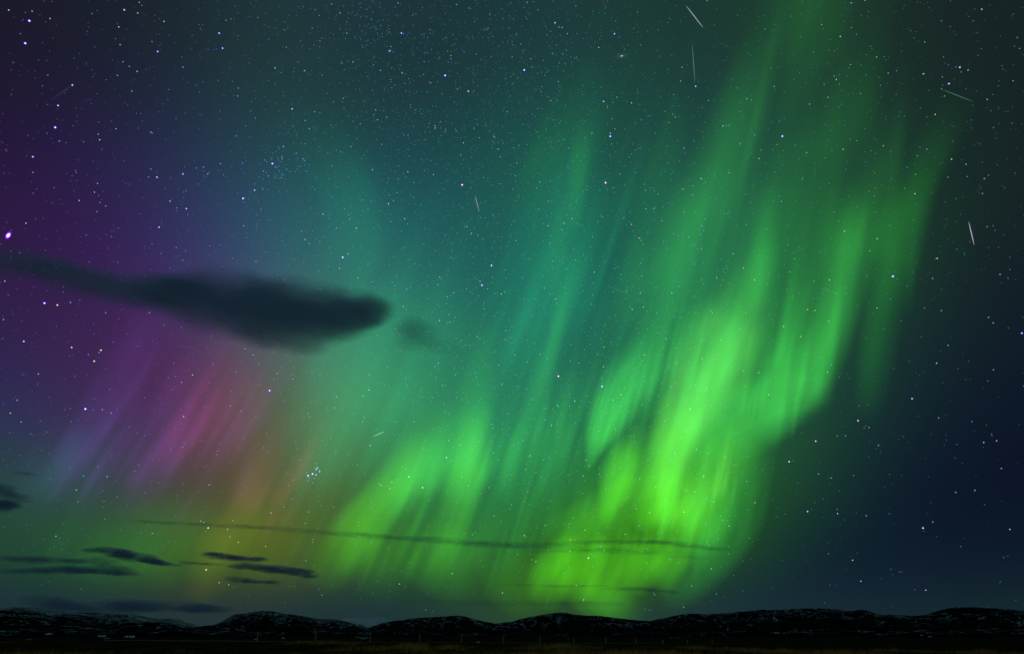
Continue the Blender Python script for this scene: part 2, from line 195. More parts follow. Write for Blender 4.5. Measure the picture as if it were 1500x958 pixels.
RIDGES = {
  'west': {'dist': 15000,'foot': 9000,'snow': 0.8,'pts': [(-38.54,1.545),(-36.43,1.652),(-35.46,1.777),(-34.09,1.679),(-32.79,1.531),(-31.53,1.509),(-29.43,1.475),(-28.32,1.378),(-27.18,1.188),(-25.5,1.136),(-25.0,0.911),(-24.28,0.801),(-23.61,0.459)]},
  'west_front': {'dist': 9000,'foot': 6500,'snow': 0.1,'pts': [(-38.5,1.425),(-37.12,1.534),(-36.03,1.556),(-35.25,1.446),(-34.01,1.086),(-32.36,0.806),(-30.69,0.604),(-29.65,0.61),(-28.85,0.836),(-27.56,0.914),(-26.22,0.902),(-25.61,0.769),(-24.77,0.5),(-23.65,0.689),(-22.24,0.743),(-20.73,0.374)]},
  'snowcap': {'dist': 13000,'foot': 8500,'snow': 0.6,'pts': [(-23.78,0.412),(-22.96,0.786),(-22.52,0.975),(-21.79,1.453),(-21.08,1.556),(-20.22,1.709),(-19.48,1.79),(-18.35,1.631),(-16.79,1.449),(-15.73,1.261),(-13.99,1.172),(-12.9,0.93),(-12.08,0.686),(-11.26,0.442)]},
  'table': {'dist': 21000,'foot': 15000,'snow': 1.25,'pts': [(-14.67,0.29),(-14.12,0.975),(-13.47,1.224),(-12.84,1.327),(-11.77,1.307),(-10.53,1.338),(-10.2,1.264),(-9.8,1.09),(-8.84,0.644),(-8.27,0.297)]},
  'middle': {'dist': 12000,'foot': 8000,'snow': 0.36,'pts': [(-12.47,0.293),(-11.28,0.688),(-10.23,0.989),(-8.78,1.194),(-8.07,1.297),(-6.31,1.403),(-4.37,1.51),(-3.53,1.358),(-2.68,1.156),(-1.4,0.929),(-0.28,0.702),(1.39,0.35)]},
  'peak': {'dist': 12500,'foot': 8200,'snow': 0.38,'pts': [(-2.78,0.45),(-1.67,0.853),(-0.73,1.005),(0.0,1.056),(0.67,1.259),(2.08,1.513),(3.2,1.69),(4.21,1.765),(4.77,1.662),(5.87,1.531),(6.98,1.503),(8.35,1.346),(9.7,1.191),(11.15,1.086),(12.36,0.834),(13.64,0.438)]},
  'east': {'dist': 14000,'foot': 9000,'snow': 0.42,'pts': [(9.92,0.493),(11.15,1.061),(12.14,1.281),(13.07,1.45),(14.31,1.616),(15.71,1.556),(17.02,1.643),(18.31,1.729),(19.99,1.856),(20.23,1.805),(22.06,1.879),(23.65,1.904),(25.04,1.813),(26.03,1.683),(26.49,1.745),(27.07,1.69),(27.69,1.477),(28.84,1.371),(29.9,1.313),(30.84,1.212),(32.38,0.892),(33.45,0.46)]},
  'far_east': {'dist': 13000,'foot': 8800,'snow': 0.34,'pts': [(27.68,0.488),(29.34,1.098),(30.02,1.289),(30.67,1.368),(31.56,1.618),(32.21,1.759),(32.82,1.812),(34.07,1.765),(35.49,1.63),(36.38,1.508),(37.77,1.318),(39.06,1.017)]},
  'foothills': {'dist': 7000,'foot': 4500,'snow': 0.06,'pts': [(-38.19,0.393),(-36.07,0.405),(-33.06,0.462),(-30.21,0.346),(-26.79,0.447),(-23.59,0.367),(-19.73,0.282),(-15.72,0.385),(-12.57,0.244),(-10.45,0.393),(-8.83,0.495),(-7.46,0.397),(-4.98,0.149),(-1.67,0.25),(1.66,0.2),(5.53,0.149),(9.36,0.246),(12.58,0.341),(16.22,0.288),(19.76,0.424),(23.61,0.459),(27.22,0.356),(30.63,0.387),(33.85,0.499),(38.23,0.512)]}}
CLOUDS = [
  ('long dark cloud with a blunt right end crossing the purple glow', 5200, 2.3, [(-29.65, 25.44, 3.81, 1.872, 3.9, 0.9), (-32.12, 25.43, 2.91, 1.187, 5.3, 0.6), (-26.22, 25.4, 5.83, 3.048, 4.0, 1), (-21.44, 25.52, 5.9, 3.138, 3.9, 1), (-17.43, 26.01, 4.21, 2.249, 10.9, 1), (-14.26, 26.61, 2.49, 1.438, 14.0, 0.8), (-20.69, 22.98, 3.37, 0.99, 3.4, 0.3)]),
  ('dark cloud band reaching the left frame edge above the purple glow', 5600, 1.6, [(-42.55, 24.46, 3.58, 1.256, 12.3, 0.75), (-38.47, 24.57, 3.94, 1.315, 0.4, 0.8), (-35.08, 24.78, 3.24, 1.469, 3.9, 0.8), (-32.15, 24.53, 2.91, 1.292, 0.3, 0.6)]),
  ('small round smoky puff right of the long dark cloud', 5400, 0.7, [(-9.31, 24.83, 2.18, 1.706, 3.4, 0.8), (-6.71, 23.87, 2.08, 0.857, -5.8, 0.3), (-10.19, 25.81, 1.57, 1.095, 4.1, 0.3)]),
  ('upper dark cloud scrap at the left frame edge', 16000, 2.2, [(-38.56, 9.05, 1.15, 0.502, 1.0, 1), (-37.36, 8.68, 1.03, 0.365, -2.9, 0.8)]),
  ('lower dark cloud scrap at the left frame edge', 16500, 2.4, [(-38.42, 8.06, 1.37, 0.453, 1.4, 1), (-37.85, 8.21, 0.92, 0.274, 1.5, 0.6)]),
  ('thin faint wisp above the two scraps at the left edge', 17000, 0.7, [(-37.42, 10.31, 0.96, 0.187, 0.6, 0.7)]),
  ('dark wedge-shaped cloud pointing down to the right in green glow', 19000, 2.6, [(-30.83, 5.54, 1.69, 0.331, -2.2, 0.9), (-29.44, 5.28, 1.93, 0.379, -4.5, 1), (-27.88, 4.97, 1.22, 0.238, -5.7, 0.9), (-32.13, 5.55, 0.84, 0.189, 3.4, 0.6)]),
  ('faint flat cloud left of the dark wedge cloud', 19500, 1.5, [(-36.93, 4.72, 1.53, 0.221, 0.0, 0.7), (-35.0, 4.74, 1.76, 0.318, 2.1, 0.9), (-32.98, 4.77, 1.17, 0.23, -0.3, 0.7), (-31.31, 4.85, 1.48, 0.327, -1.4, 0.7)]),
  ('long flat dark cloud below the wedge cloud', 21000, 1.8, [(-35.96, 3.99, 2.33, 0.223, 2.8, 0.7), (-33.64, 4.14, 2.21, 0.321, 2.7, 0.9), (-31.18, 4.3, 2.35, 0.374, 0.3, 1), (-29.83, 4.08, 1.51, 0.234, -1.9, 0.7)]),
  ('small dark cloud sliver highest over the yellow glow', 18000, 2.8, [(-23.83, 5.64, 1.19, 0.3, -1.6, 1), (-22.37, 5.5, 1.21, 0.252, -1.8, 1), (-20.69, 5.46, 1.03, 0.23, -1.0, 0.9)]),
  ('dark cloud sliver in the middle of three over the yellow glow', 18500, 2.8, [(-21.51, 4.93, 1.42, 0.303, -0.1, 1), (-19.18, 4.75, 2.1, 0.355, -3.3, 1), (-17.33, 4.6, 1.49, 0.307, -3.5, 0.9), (-16.5, 4.31, 0.85, 0.154, -0.7, 0.6)]),
  ('lowest broken cloud sliver over the yellow glow', 19500, 1.9, [(-21.74, 3.93, 1.31, 0.248, -2.4, 1), (-20.41, 3.81, 1.22, 0.151, 1.4, 0.6), (-19.4, 3.84, 0.82, 0.201, -0.6, 0.7)]),
  ('broken string of tiny cloud scraps left of the yellow glow', 18800, 1.2, [(-26.93, 4.87, 1.03, 0.145, -1.7, 0.9), (-25.46, 5.03, 1.35, 0.148, -0.8, 0.7), (-24.2, 4.98, 0.58, 0.15, 2.2, 0.6), (-23.51, 4.96, 0.68, 0.125, 2.1, 0.5)]),
  ('low purple-grey cloud bank resting over the snowy left hills', 26000, 1.9, [(-33.69, 2.07, 1.96, 0.527, -3.0, 0.8), (-30.98, 1.78, 3.46, 0.451, -1.1, 0.9), (-28.9, 2.0, 2.22, 0.461, -1.0, 0.7), (-26.21, 1.91, 3.76, 0.423, -1.1, 0.7), (-23.88, 1.85, 2.12, 0.286, -1.2, 0.8)]),
  ('long thin dark streak of cloud crossing the green curtains', 24000, 0.34, [(-28.41, 7.78, 4.3, 0.16, 1.7, 0.7), (-23.55, 7.84, 5.69, 0.207, 0.9, 0.9), (-17.23, 7.74, 6.09, 0.256, -2.0, 1.0), (-11.08, 7.51, 6.32, 0.305, -2.8, 1.1), (-4.11, 7.19, 5.82, 0.353, -3.6, 1.1), (1.17, 6.93, 5.79, 0.353, -1.4, 1.1), (6.44, 7.16, 4.57, 0.22, 0.8, 1.0), (11.04, 7.08, 4.42, 0.218, -1.6, 1.2), (14.37, 6.77, 3.2, 0.26, -7.8, 1.3), (17.05, 6.42, 2.09, 0.17, -6.1, 0.8)]),
  ('thin fading cloud streak low in the brightest lime glow', 25000, 0.45, [(1.72, 3.8, 3.41, 0.159, -1.2, 0.6), (5.7, 3.73, 3.37, 0.132, 0.4, 0.7), (9.33, 3.49, 2.2, 0.183, -0.6, 0.9), (11.53, 3.36, 1.94, 0.208, -3.6, 1.2), (13.15, 3.19, 1.17, 0.129, -3.6, 0.7)]),
  ('faint flat haze streak above the middle hills', 27000, 0.35, [(-6.21, 2.58, 5.63, 0.259, -0.8, 0.6), (0.57, 2.39, 6.19, 0.311, 0.8, 0.7), (6.19, 2.37, 4.43, 0.258, 0.6, 0.8)]),
  ('second faint streak just below the long thin streak', 25500, 0.4, [(5.25, 6.52, 4.58, 0.219, 1.0, 0.8), (10.41, 6.33, 4.96, 0.271, -2.4, 0.8), (14.8, 5.8, 2.65, 0.213, -5.6, 0.6)])]
SKY_TRAILS = [
  (22.005, 50.624, 23.467, 48.704, 0.5, 'w', 'bright slanting streak at the top edge of the sky'),
  (21.925, 47.735, 21.499, 44.857, 0.22, 'g', 'dim upright streak under the bright one near the top'),
  (42.66, 37.659, 44.28, 36.035, 0.16, 't', 'dim streak slanting down right in the dark upper right sky'),
  (41.017, 28.133, 40.812, 26.412, 0.55, 'w', 'bright steep streak right of the green curtain in dark sky'),
  (-4.104, 37.515, -3.602, 36.166, 0.38, 'w', 'short steep white streak in the empty teal sky'),
  (-12.624, 15.788, -11.696, 16.252, 0.42, 'y', 'short flat streak right above the star cluster'),
  (-44.316, 36.122, -43.371, 37.704, 0.05, 'v', 'faint violet streak ending at a star, upper left sky'),
  (-30.266, 21.266, -28.409, 21.34, 0.05, 'v', 'faint nearly flat streak under the long dark cloud'),
  (9.671, 29.322, 11.91, 28.351, 0.1, 'g', 'faint green streak left of the brightest curtain'),
  (29.13, 26.289, 30.598, 25.224, 0.07, 'g', 'faint green streak inside the main curtain'),
  (24.709, 47.345, 26.462, 46.353, 0.03, 't', 'barely visible streak beside the dim upright one'),
  (27.368, 29.427, 29.01, 29.793, 0.05, 'g', 'barely visible rising streak inside the main curtain'),
  (-0.739, 34.419, 1.327, 34.233, 0.04, 't', 'barely visible flat streak in the teal sky')]
STARS = [
  (-43.49,26.18,0,'v'), (29.0,38.83,1,'v'), (34.76,25.8,1,'b'), (-25.62,37.44,1,'v'), (-27.58,34.08,1,'v'), (-39.83,22.27,1,'v'), (-2.16,31.43,1,'b'), (-17.39,30.98,1,'v'),
  (-8.25,47.21,1,'b'), (11.39,42.05,1,'b'), (10.43,38.24,1,'p'), (-5.59,38.39,1,'p'), (4.48,21.43,1,'p'), (8.58,20.36,1,'b'), (1.53,47.92,1,'b'), (10.96,44.93,2,'b'),
  (44.38,38.58,2,'b'), (43.23,37.87,2,'b'), (-47.82,40.31,1,'b'), (-47.43,38.85,1,'b'), (-43.35,34.47,1,'b'), (-35.11,15.37,1,'w'), (-22.04,18.84,1,'v'), (-3.11,29.64,1,'v'),
  (-24.8,42.09,2,'b'), (-33.49,45.57,2,'b'), (-32.79,44.65,2,'b'), (-41.87,44.07,2,'b'), (-38.17,42.48,2,'b'), (-43.97,31.95,2,'b'), (-33.13,34.58,2,'b'), (-32.09,32.05,2,'v'),
  (-26.72,34.97,2,'b'), (-35.07,33.7,2,'b'), (-37.21,19.59,2,'b'), (-33.79,30.05,2,'b'), (-39.0,22.36,2,'o'), (-35.49,18.93,2,'o'), (-35.27,19.83,2,'o'), (-40.22,19.29,2,'b'),
  (-43.37,37.7,2,'b'), (-43.74,35.97,2,'b'), (-5.96,14.24,2,'b'), (-9.2,12.51,2,'b'), (-7.94,11.63,2,'o'), (6.49,5.91,2,'w'), (-24.76,7.62,2,'w'), (-24.31,4.58,2,'o'),
  (41.63,19.51,2,'b'), (23.75,12.82,2,'w'), (24.4,8.88,2,'b'), (31.96,7.12,2,'p'), (33.59,16.42,2,'b'), (29.49,15.38,2,'p'), (26.07,14.21,2,'p'), (21.51,44.59,2,'b'),
  (5.61,51.36,2,'b'), (13.02,49.95,2,'b'), (-14.03,49.88,2,'b'), (-15.18,48.39,2,'b'), (-5.33,46.15,2,'p'), (-47.93,40.96,3,'b'), (-40.97,45.03,3,'b'), (-41.79,42.83,3,'w'),
  (-38.5,44.63,3,'w'), (-41.19,41.75,3,'b'), (-35.72,42.19,3,'b'), (-39.21,40.54,3,'p'), (-40.55,39.68,3,'b'), (-40.36,35.2,3,'b'), (-40.12,34.86,3,'w'), (-39.26,36.06,3,'b'),
  (-36.62,36.77,3,'b'), (-42.74,33.68,3,'b'), (-39.19,31.79,3,'b'), (-39.09,39.06,3,'b'), (-30.27,41.7,3,'b'), (-22.47,42.37,3,'b'), (-27.35,44.7,3,'w'), (-24.32,45.22,3,'p'),
  (-23.27,41.49,3,'b'), (-24.85,38.18,3,'b'), (-24.81,38.02,3,'b'), (-26.29,36.66,3,'b'), (-25.76,36.38,3,'b'), (-35.73,34.14,3,'b'), (-33.53,32.24,3,'w'), (-40.0,30.15,3,'p'),
  (-38.09,30.39,3,'b'), (-30.26,36.26,3,'b'), (-31.62,35.59,3,'b'), (-22.77,38.45,3,'b'), (-19.92,34.32,3,'w'), (-24.92,39.01,3,'w'), (-14.86,51.99,3,'b'), (6.11,51.03,3,'b'),
  (7.12,50.47,3,'b'), (4.71,45.42,3,'b'), (10.93,49.14,3,'o'), (0.55,40.39,3,'v'), (0.39,39.29,3,'b'), (-1.34,40.9,3,'v'), (-2.16,42.6,3,'p'), (-0.57,44.63,3,'b'),
  (-9.92,46.49,3,'b'), (-15.63,42.89,3,'p'), (-14.68,43.24,3,'b'), (-18.12,40.32,3,'v'), (20.38,46.3,3,'b'), (19.99,45.3,3,'b'), (-8.85,39.07,3,'p'), (-1.59,41.53,3,'b'),
  (14.45,35.58,3,'b'), (4.01,37.04,3,'b'), (5.71,46.89,3,'b'), (14.17,44.46,3,'w'), (2.0,52.96,3,'b'), (-20.46,48.89,3,'b'), (35.01,41.48,3,'w'), (41.74,39.27,3,'b'),
  (38.3,46.09,3,'b'), (39.49,45.81,3,'b'), (36.47,44.27,3,'w'), (47.38,41.41,3,'w'), (33.88,40.47,3,'b'), (32.14,40.49,3,'b'), (29.36,42.72,3,'b'), (38.82,41.8,3,'b'),
  (43.02,30.68,3,'b'), (42.24,32.1,3,'b'), (23.32,37.2,3,'b'), (20.48,37.24,3,'p'), (19.24,40.02,3,'b'), (33.86,36.34,3,'o'), (23.58,40.98,3,'w'), (24.91,39.23,3,'b'),
  (38.15,31.35,3,'w'), (41.51,36.26,3,'w'), (45.21,35.75,3,'b'), (-42.76,27.38,3,'w'), (-39.92,24.97,3,'b'), (-39.5,14.24,3,'o'), (-38.71,13.76,3,'b'), (-39.38,15.19,3,'b'),
  (-24.69,21.98,3,'v'), (-20.26,20.04,3,'v'), (-21.66,20.33,3,'b'), (-23.92,21.58,3,'b'), (-28.36,19.22,3,'w'), (-28.29,15.88,3,'w'), (-29.04,18.5,3,'b'), (-25.27,29.29,3,'v'),
  (-21.22,31.93,3,'w'), (-26.99,31.93,3,'b'), (-33.36,15.36,3,'b'), (-41.85,20.45,3,'b'), (-32.7,23.4,3,'b'), (-42.63,23.05,3,'o'), (-35.73,22.66,3,'b'), (-14.84,30.71,3,'v'),
  (-15.68,29.41,3,'o'), (-3.68,34.07,3,'b'), (-3.33,30.0,3,'p'), (-2.54,29.34,3,'v'), (-4.89,34.81,3,'b'), (4.47,28.37,3,'p'), (9.51,19.11,3,'w'), (-10.93,27.34,3,'o'),
  (-7.51,30.19,3,'o'), (-7.16,22.5,3,'p'), (-5.47,21.53,3,'b'), (-6.66,20.51,3,'v'), (-3.46,25.02,3,'w'), (-3.19,24.84,3,'v'), (-0.68,24.81,3,'v'), (2.75,23.43,3,'v'),
  (6.5,22.53,3,'v'), (13.3,29.85,3,'v'), (13.42,33.15,3,'p'), (16.03,28.05,3,'p'), (15.72,21.89,3,'v'), (8.84,22.11,3,'w'), (-9.06,17.22,3,'b'), (-13.9,19.19,3,'o'),
  (12.79,34.41,3,'w'), (12.04,27.0,3,'w'), (-1.78,16.87,3,'b'), (4.32,18.82,3,'w'), (-13.55,21.07,3,'b'), (22.31,30.5,3,'p'), (20.44,28.75,3,'p'), (19.41,26.05,3,'b'),
  (32.14,30.18,3,'w'), (34.44,28.92,3,'w'), (41.69,23.87,3,'b'), (37.41,24.89,3,'b'), (40.05,21.13,3,'b'), (40.21,20.67,3,'b'), (37.29,22.41,3,'b'), (36.99,19.8,3,'b'),
  (35.89,18.69,3,'w'), (28.1,19.49,3,'w'), (29.12,23.46,3,'b'), (23.14,18.36,3,'w'), (16.36,17.86,3,'w'), (26.66,22.68,3,'o'), (34.94,14.73,3,'b'), (29.97,26.72,3,'w'),
  (19.81,33.34,3,'b'), (25.46,23.75,3,'w'), (22.64,20.26,3,'w'), (-10.65,12.0,3,'w'), (-10.79,11.48,3,'o'), (-1.69,14.72,3,'b'), (1.01,15.8,3,'b'), (3.69,17.09,3,'w'),
  (-3.9,11.89,3,'o'), (-2.07,11.73,3,'b'), (-1.56,9.39,3,'b'), (1.06,7.76,3,'w'), (-0.06,10.3,3,'b'), (6.32,8.16,3,'w'), (9.72,7.76,3,'w'), (-9.36,3.86,3,'o'),
  (2.03,5.67,3,'o'), (-0.8,3.22,3,'w'), (6.96,13.51,3,'o'), (2.91,8.59,3,'b'), (5.36,3.78,3,'w'), (5.93,2.69,3,'o'), (11.33,12.26,3,'b'), (-12.84,14.96,3,'o'),
  (30.49,13.34,3,'b'), (37.05,6.61,3,'p'), (28.47,8.27,3,'b'), (26.52,8.57,3,'w'), (20.57,9.82,3,'o'), (18.26,8.12,3,'o'), (14.71,3.63,3,'b'), (16.41,4.88,3,'o'),
  (30.14,14.76,3,'v'), (37.2,12.56,3,'p'), (31.1,2.94,3,'p'), (27.09,3.67,3,'p'), (26.85,5.16,3,'w'), (26.64,11.26,3,'b'), (25.76,11.66,3,'b'), (15.88,10.97,3,'o'),
  (16.45,14.44,3,'w'), (35.78,9.38,3,'v'), (37.72,10.65,3,'b'), (-28.55,6.98,3,'b'), (-25.13,8.0,3,'b'), (-23.22,3.69,3,'o'), (-22.51,3.56,3,'o'), (-25.34,10.85,3,'v'),
  (-20.28,9.03,3,'w'), (-34.55,6.36,3,'b'), (-22.37,6.67,3,'w'), (-23.05,7.05,3,'b'), (-20.28,6.46,3,'o'), (-25.39,8.09,3,'b'), (-32.46,10.74,3,'b'), (-23.35,7.6,3,'w'),
  (-19.98,12.93,4,'b'), (-34.01,15.51,4,'w')]
STAR_CLUSTER = [(-17.435, 12.329, 1), (-17.779, 12.167, 1), (-17.181, 12.711, 2), (-17.298, 12.856, 3), (-17.099, 12.858, 2), (-16.876, 12.562, 2), (-17.133, 12.276, 2), (-16.944, 12.727, 3), (-17.943, 12.407, 3), (-17.257, 13.186, 3), (-17.338, 11.626, 3), (-18.654, 13.423, 3), (-17.657, 11.979, 4), (-17.74, 11.773, 4), (-17.262, 11.977, 4)]
POST_BEARINGS = [-19.81, -15.51, -11.35, -7.44, -4.09, -0.72, 2.27, 5.0, 7.55, 9.93, 12.01, 13.91, 15.77]
SNOW_PATCHES = [(-28.42, -0.088, 0.499, 0.249), (-30.12, 0.0, 0.499, 0.1), (-29.8, -0.151, 0.277, 0.075), (-33.29, 0.125, 0.332, 0.1), (-34.35, -0.185, 0.277, 0.06), (-17.93, -0.142, 0.222, 0.1), (-11.78, -0.146, 0.499, 0.15), (-12.32, -0.097, 0.443, 0.05), (-2.7, -0.446, 0.222, 0.06), (12.03, -0.34, 0.111, 0.065), (12.69, -0.121, 0.089, 0.065), (13.0, -0.121, 0.089, 0.06), (13.26, -0.121, 0.089, 0.065), (4.53, -0.198, 0.111, 0.05), (30.14, 0.043, 0.111, 0.05), (30.61, -0.043, 0.222, 0.04), (-19.89, -0.234, 0.222, 0.05), (17.06, 0.478, 0.055, 0.15)]


# ------------------------------------------------------------------ helpers
def direction(az, el):
    a, e = rad(az), rad(el)
    return Vector((math.sin(a) * math.cos(e), math.cos(a) * math.cos(e), math.sin(e)))
def mesh_obj(name, verts, faces, mat, parent=None, smooth=True):
    me = bpy.data.meshes.new(name); me.from_pydata([tuple(v) for v in verts], [], faces); me.update()
    if smooth: me.polygons.foreach_set('use_smooth', [True] * len(me.polygons))
    if mat: me.materials.append(mat)
    o = bpy.data.objects.new(name, me); C.objects.link(o)
    if parent: o.parent = parent
    return o
def tag(o, label=None, cat=None, group=None, kind=None):
    if label: o['label'] = label
    if cat: o['category'] = cat
    if group: o['group'] = group
    if kind: o['kind'] = kind
    return o
def recentre(o, loc):
    loc = Vector(loc)
    for v in o.data.vertices: v.co -= loc
    o.location = loc
def catmull(p, n):
    """smooth curve through the tuples of p, n steps per span"""
    res = []
    for i in range(len(p) - 1):
        a, b, c, d_ = p[max(i - 1, 0)], p[i], p[i + 1], p[min(i + 2, len(p) - 1)]
        for k in range(n):
            t = k / n
            res.append(tuple(0.5 * (2 * y + (z - x) * t + (2 * x - 5 * y + 4 * z - w) * t * t + (3 * y - x - 3 * z + w) * t ** 3) for x, y, z, w in zip(a, b, c, d_)))
    res.append(tuple(p[-1])); return res
def fbm(x, y, z=0.0, o=4):
    s, a, f = 0.0, 0.5, 1.0
    for _ in range(o):
        s += a * noise.noise(Vector((x * f, y * f, z + 7.3 * f))); a *= 0.5; f *= 2.03
    return s
def material(name):
    m = bpy.data.materials.new(name); m.use_nodes = True; m.node_tree.nodes.clear(); return m
def glow_material(name, attr, additive=True):
    m = material(name); nt = m.node_tree
    a = nt.nodes.new('ShaderNodeAttribute'); a.attribute_name = attr
    e = nt.nodes.new('ShaderNodeEmission'); nt.links.new(a.outputs['Color'], e.inputs[0])
    o = nt.nodes.new('ShaderNodeOutputMaterial')
    if additive:
        t = nt.nodes.new('ShaderNodeBsdfTransparent'); s = nt.nodes.new('ShaderNodeAddShader')
        nt.links.new(e.outputs[0], s.inputs[0]); nt.links.new(t.outputs[0], s.inputs[1]); nt.links.new(s.outputs[0], o.inputs[0])
    else: nt.links.new(e.outputs[0], o.inputs[0])
    m.cycles.emission_sampling = 'NONE'
    return m
def set_colours(o, cols, attr):
    a = o.data.attributes.new(attr, 'FLOAT_COLOR', 'POINT')
    flat = []
    for c in cols: flat += [c[0], c[1], c[2], 1.0]
    a.data.foreach_set('color', flat)

# ------------------------------------------------------------------ ground
def ground_z(az, r):
    """height of the land: a low bank under the fence, a plain beyond it"""
    bank = -0.67 - 0.018 * (az + 16)          # the bank top, relative to the eye
    bank = min(bank, -0.45)
    if r < 50: z = -1.3 + 0.10 * (r / 50)
    elif r < 92: t = (r - 50) / 42; t = t * t * (3 - 2 * t); z = -1.2 * (1 - t) + bank * t
    elif r < 135: t = (r - 92) / 43; z = bank - 0.05 * t
    elif r < 700: t = (r - 135) / 565; z = (bank - .05) * (1 - t) - 3.2 * t
    else: t = min(1, (r - 700) / 4300); z = -3.2 - 4.8 * t
    z += 0.05 * fbm(az * 0.35, r * 0.06, 3.1, 3) * min(1, r / 40)
    if r > 150: z += 1.0 * fbm(az * 0.2, r * 0.003, 9.1, 3) * min(1, (r - 150) / 800)
    return z + EYE.z
GM = material('dark_tundra'); nt = GM.node_tree
b = nt.nodes.new('ShaderNodeBsdfPrincipled'); o_ = nt.nodes.new('ShaderNodeOutputMaterial'); nt.links.new(b.outputs[0], o_.inputs[0])
n1 = nt.nodes.new('ShaderNodeTexNoise'); n1.inputs['Scale'].default_value = 0.35; n1.inputs['Detail'].default_value = 8
tcg = nt.nodes.new('ShaderNodeTexCoord'); nt.links.new(tcg.outputs['Object'], n1.inputs['Vector'])
cr = nt.nodes.new('ShaderNodeValToRGB'); nt.links.new(n1.outputs[0], cr.inputs[0])
cr.color_ramp.elements[0].position = .35; cr.color_ramp.elements[0].color = (.012, .010, .005, 1)
cr.color_ramp.elements[1].position = .75; cr.color_ramp.elements[1].color = (.06, .045, .018, 1)
nt.links.new(cr.outputs[0], b.inputs['Base Color']); b.inputs['Roughness'].default_value = 1.0; b.inputs['Specular IOR Level'].default_value = 0.0
rs = [0.0, 6, 14, 24, 34, 44] + [50 + 3 * i for i in range(31)] + [150 * 1.12 ** i for i in range(46)]
azs = [-180 + 10 * i for i in range(13)] + [-55 + 0.8 * i for i in range(138)] + [60 + 10 * i for i in range(13)]
V, Fc = [], []
for r in rs:
    for a in azs:
        a2 = max(-55, min(55, a))
        V.append((r * math.sin(rad(a)), r * math.cos(rad(a)), ground_z(a2, max(r, .01))))
n = len(azs)
for i in range(len(rs) - 1):
    for j in range(n - 1): Fc.append((i * n + j, (i + 1) * n + j, (i + 1) * n + j + 1, i * n + j + 1))
GROUND = tag(mesh_obj('ground', V, [tuple(reversed(f)) for f in Fc], GM), kind='structure')

# dirt track along the fence
TM = material('track_earth'); nt = TM.node_tree
b = nt.nodes.new('ShaderNodeBsdfPrincipled'); o_ = nt.nodes.new('ShaderNodeOutputMaterial'); nt.links.new(b.outputs[0], o_.inputs[0])
n1 = nt.nodes.new('ShaderNodeTexNoise'); n1.inputs['Scale'].default_value = 1.3; n1.inputs['Detail'].default_value = 6
cr = nt.nodes.new('ShaderNodeValToRGB'); nt.links.new(n1.outputs[0], cr.inputs[0])
cr.color_ramp.elements[0].position = .3; cr.color_ramp.elements[0].color = (.05, .035, .018, 1)
cr.color_ramp.elements[1].position = .7; cr.color_ramp.elements[1].color = (.22, .15, .08, 1)
nt.links.new(cr.outputs[0], b.inputs['Base Color']); b.inputs['Roughness'].default_value = 1.0
V, Fc = [], []
def fence_r(az): return 86.0 / math.cos(rad(az + 33))
for i in range(120):
    az = -30 + i * 0.4
    for dr in (-2.4, 2.2):
        r = fence_r(az) + 1.0 + dr + .5 * fbm(az * .4, dr, 2.2)
        V.append((r * math.sin(rad(az)), r * math.cos(rad(az)), ground_z(az, r) + 0.05))
Fc = [(2 * i, 2 * i + 1, 2 * i + 3, 2 * i + 2) for i in range(119)]
tag(mesh_obj('path', V, [tuple(reversed(f)) for f in Fc], TM), kind='structure')

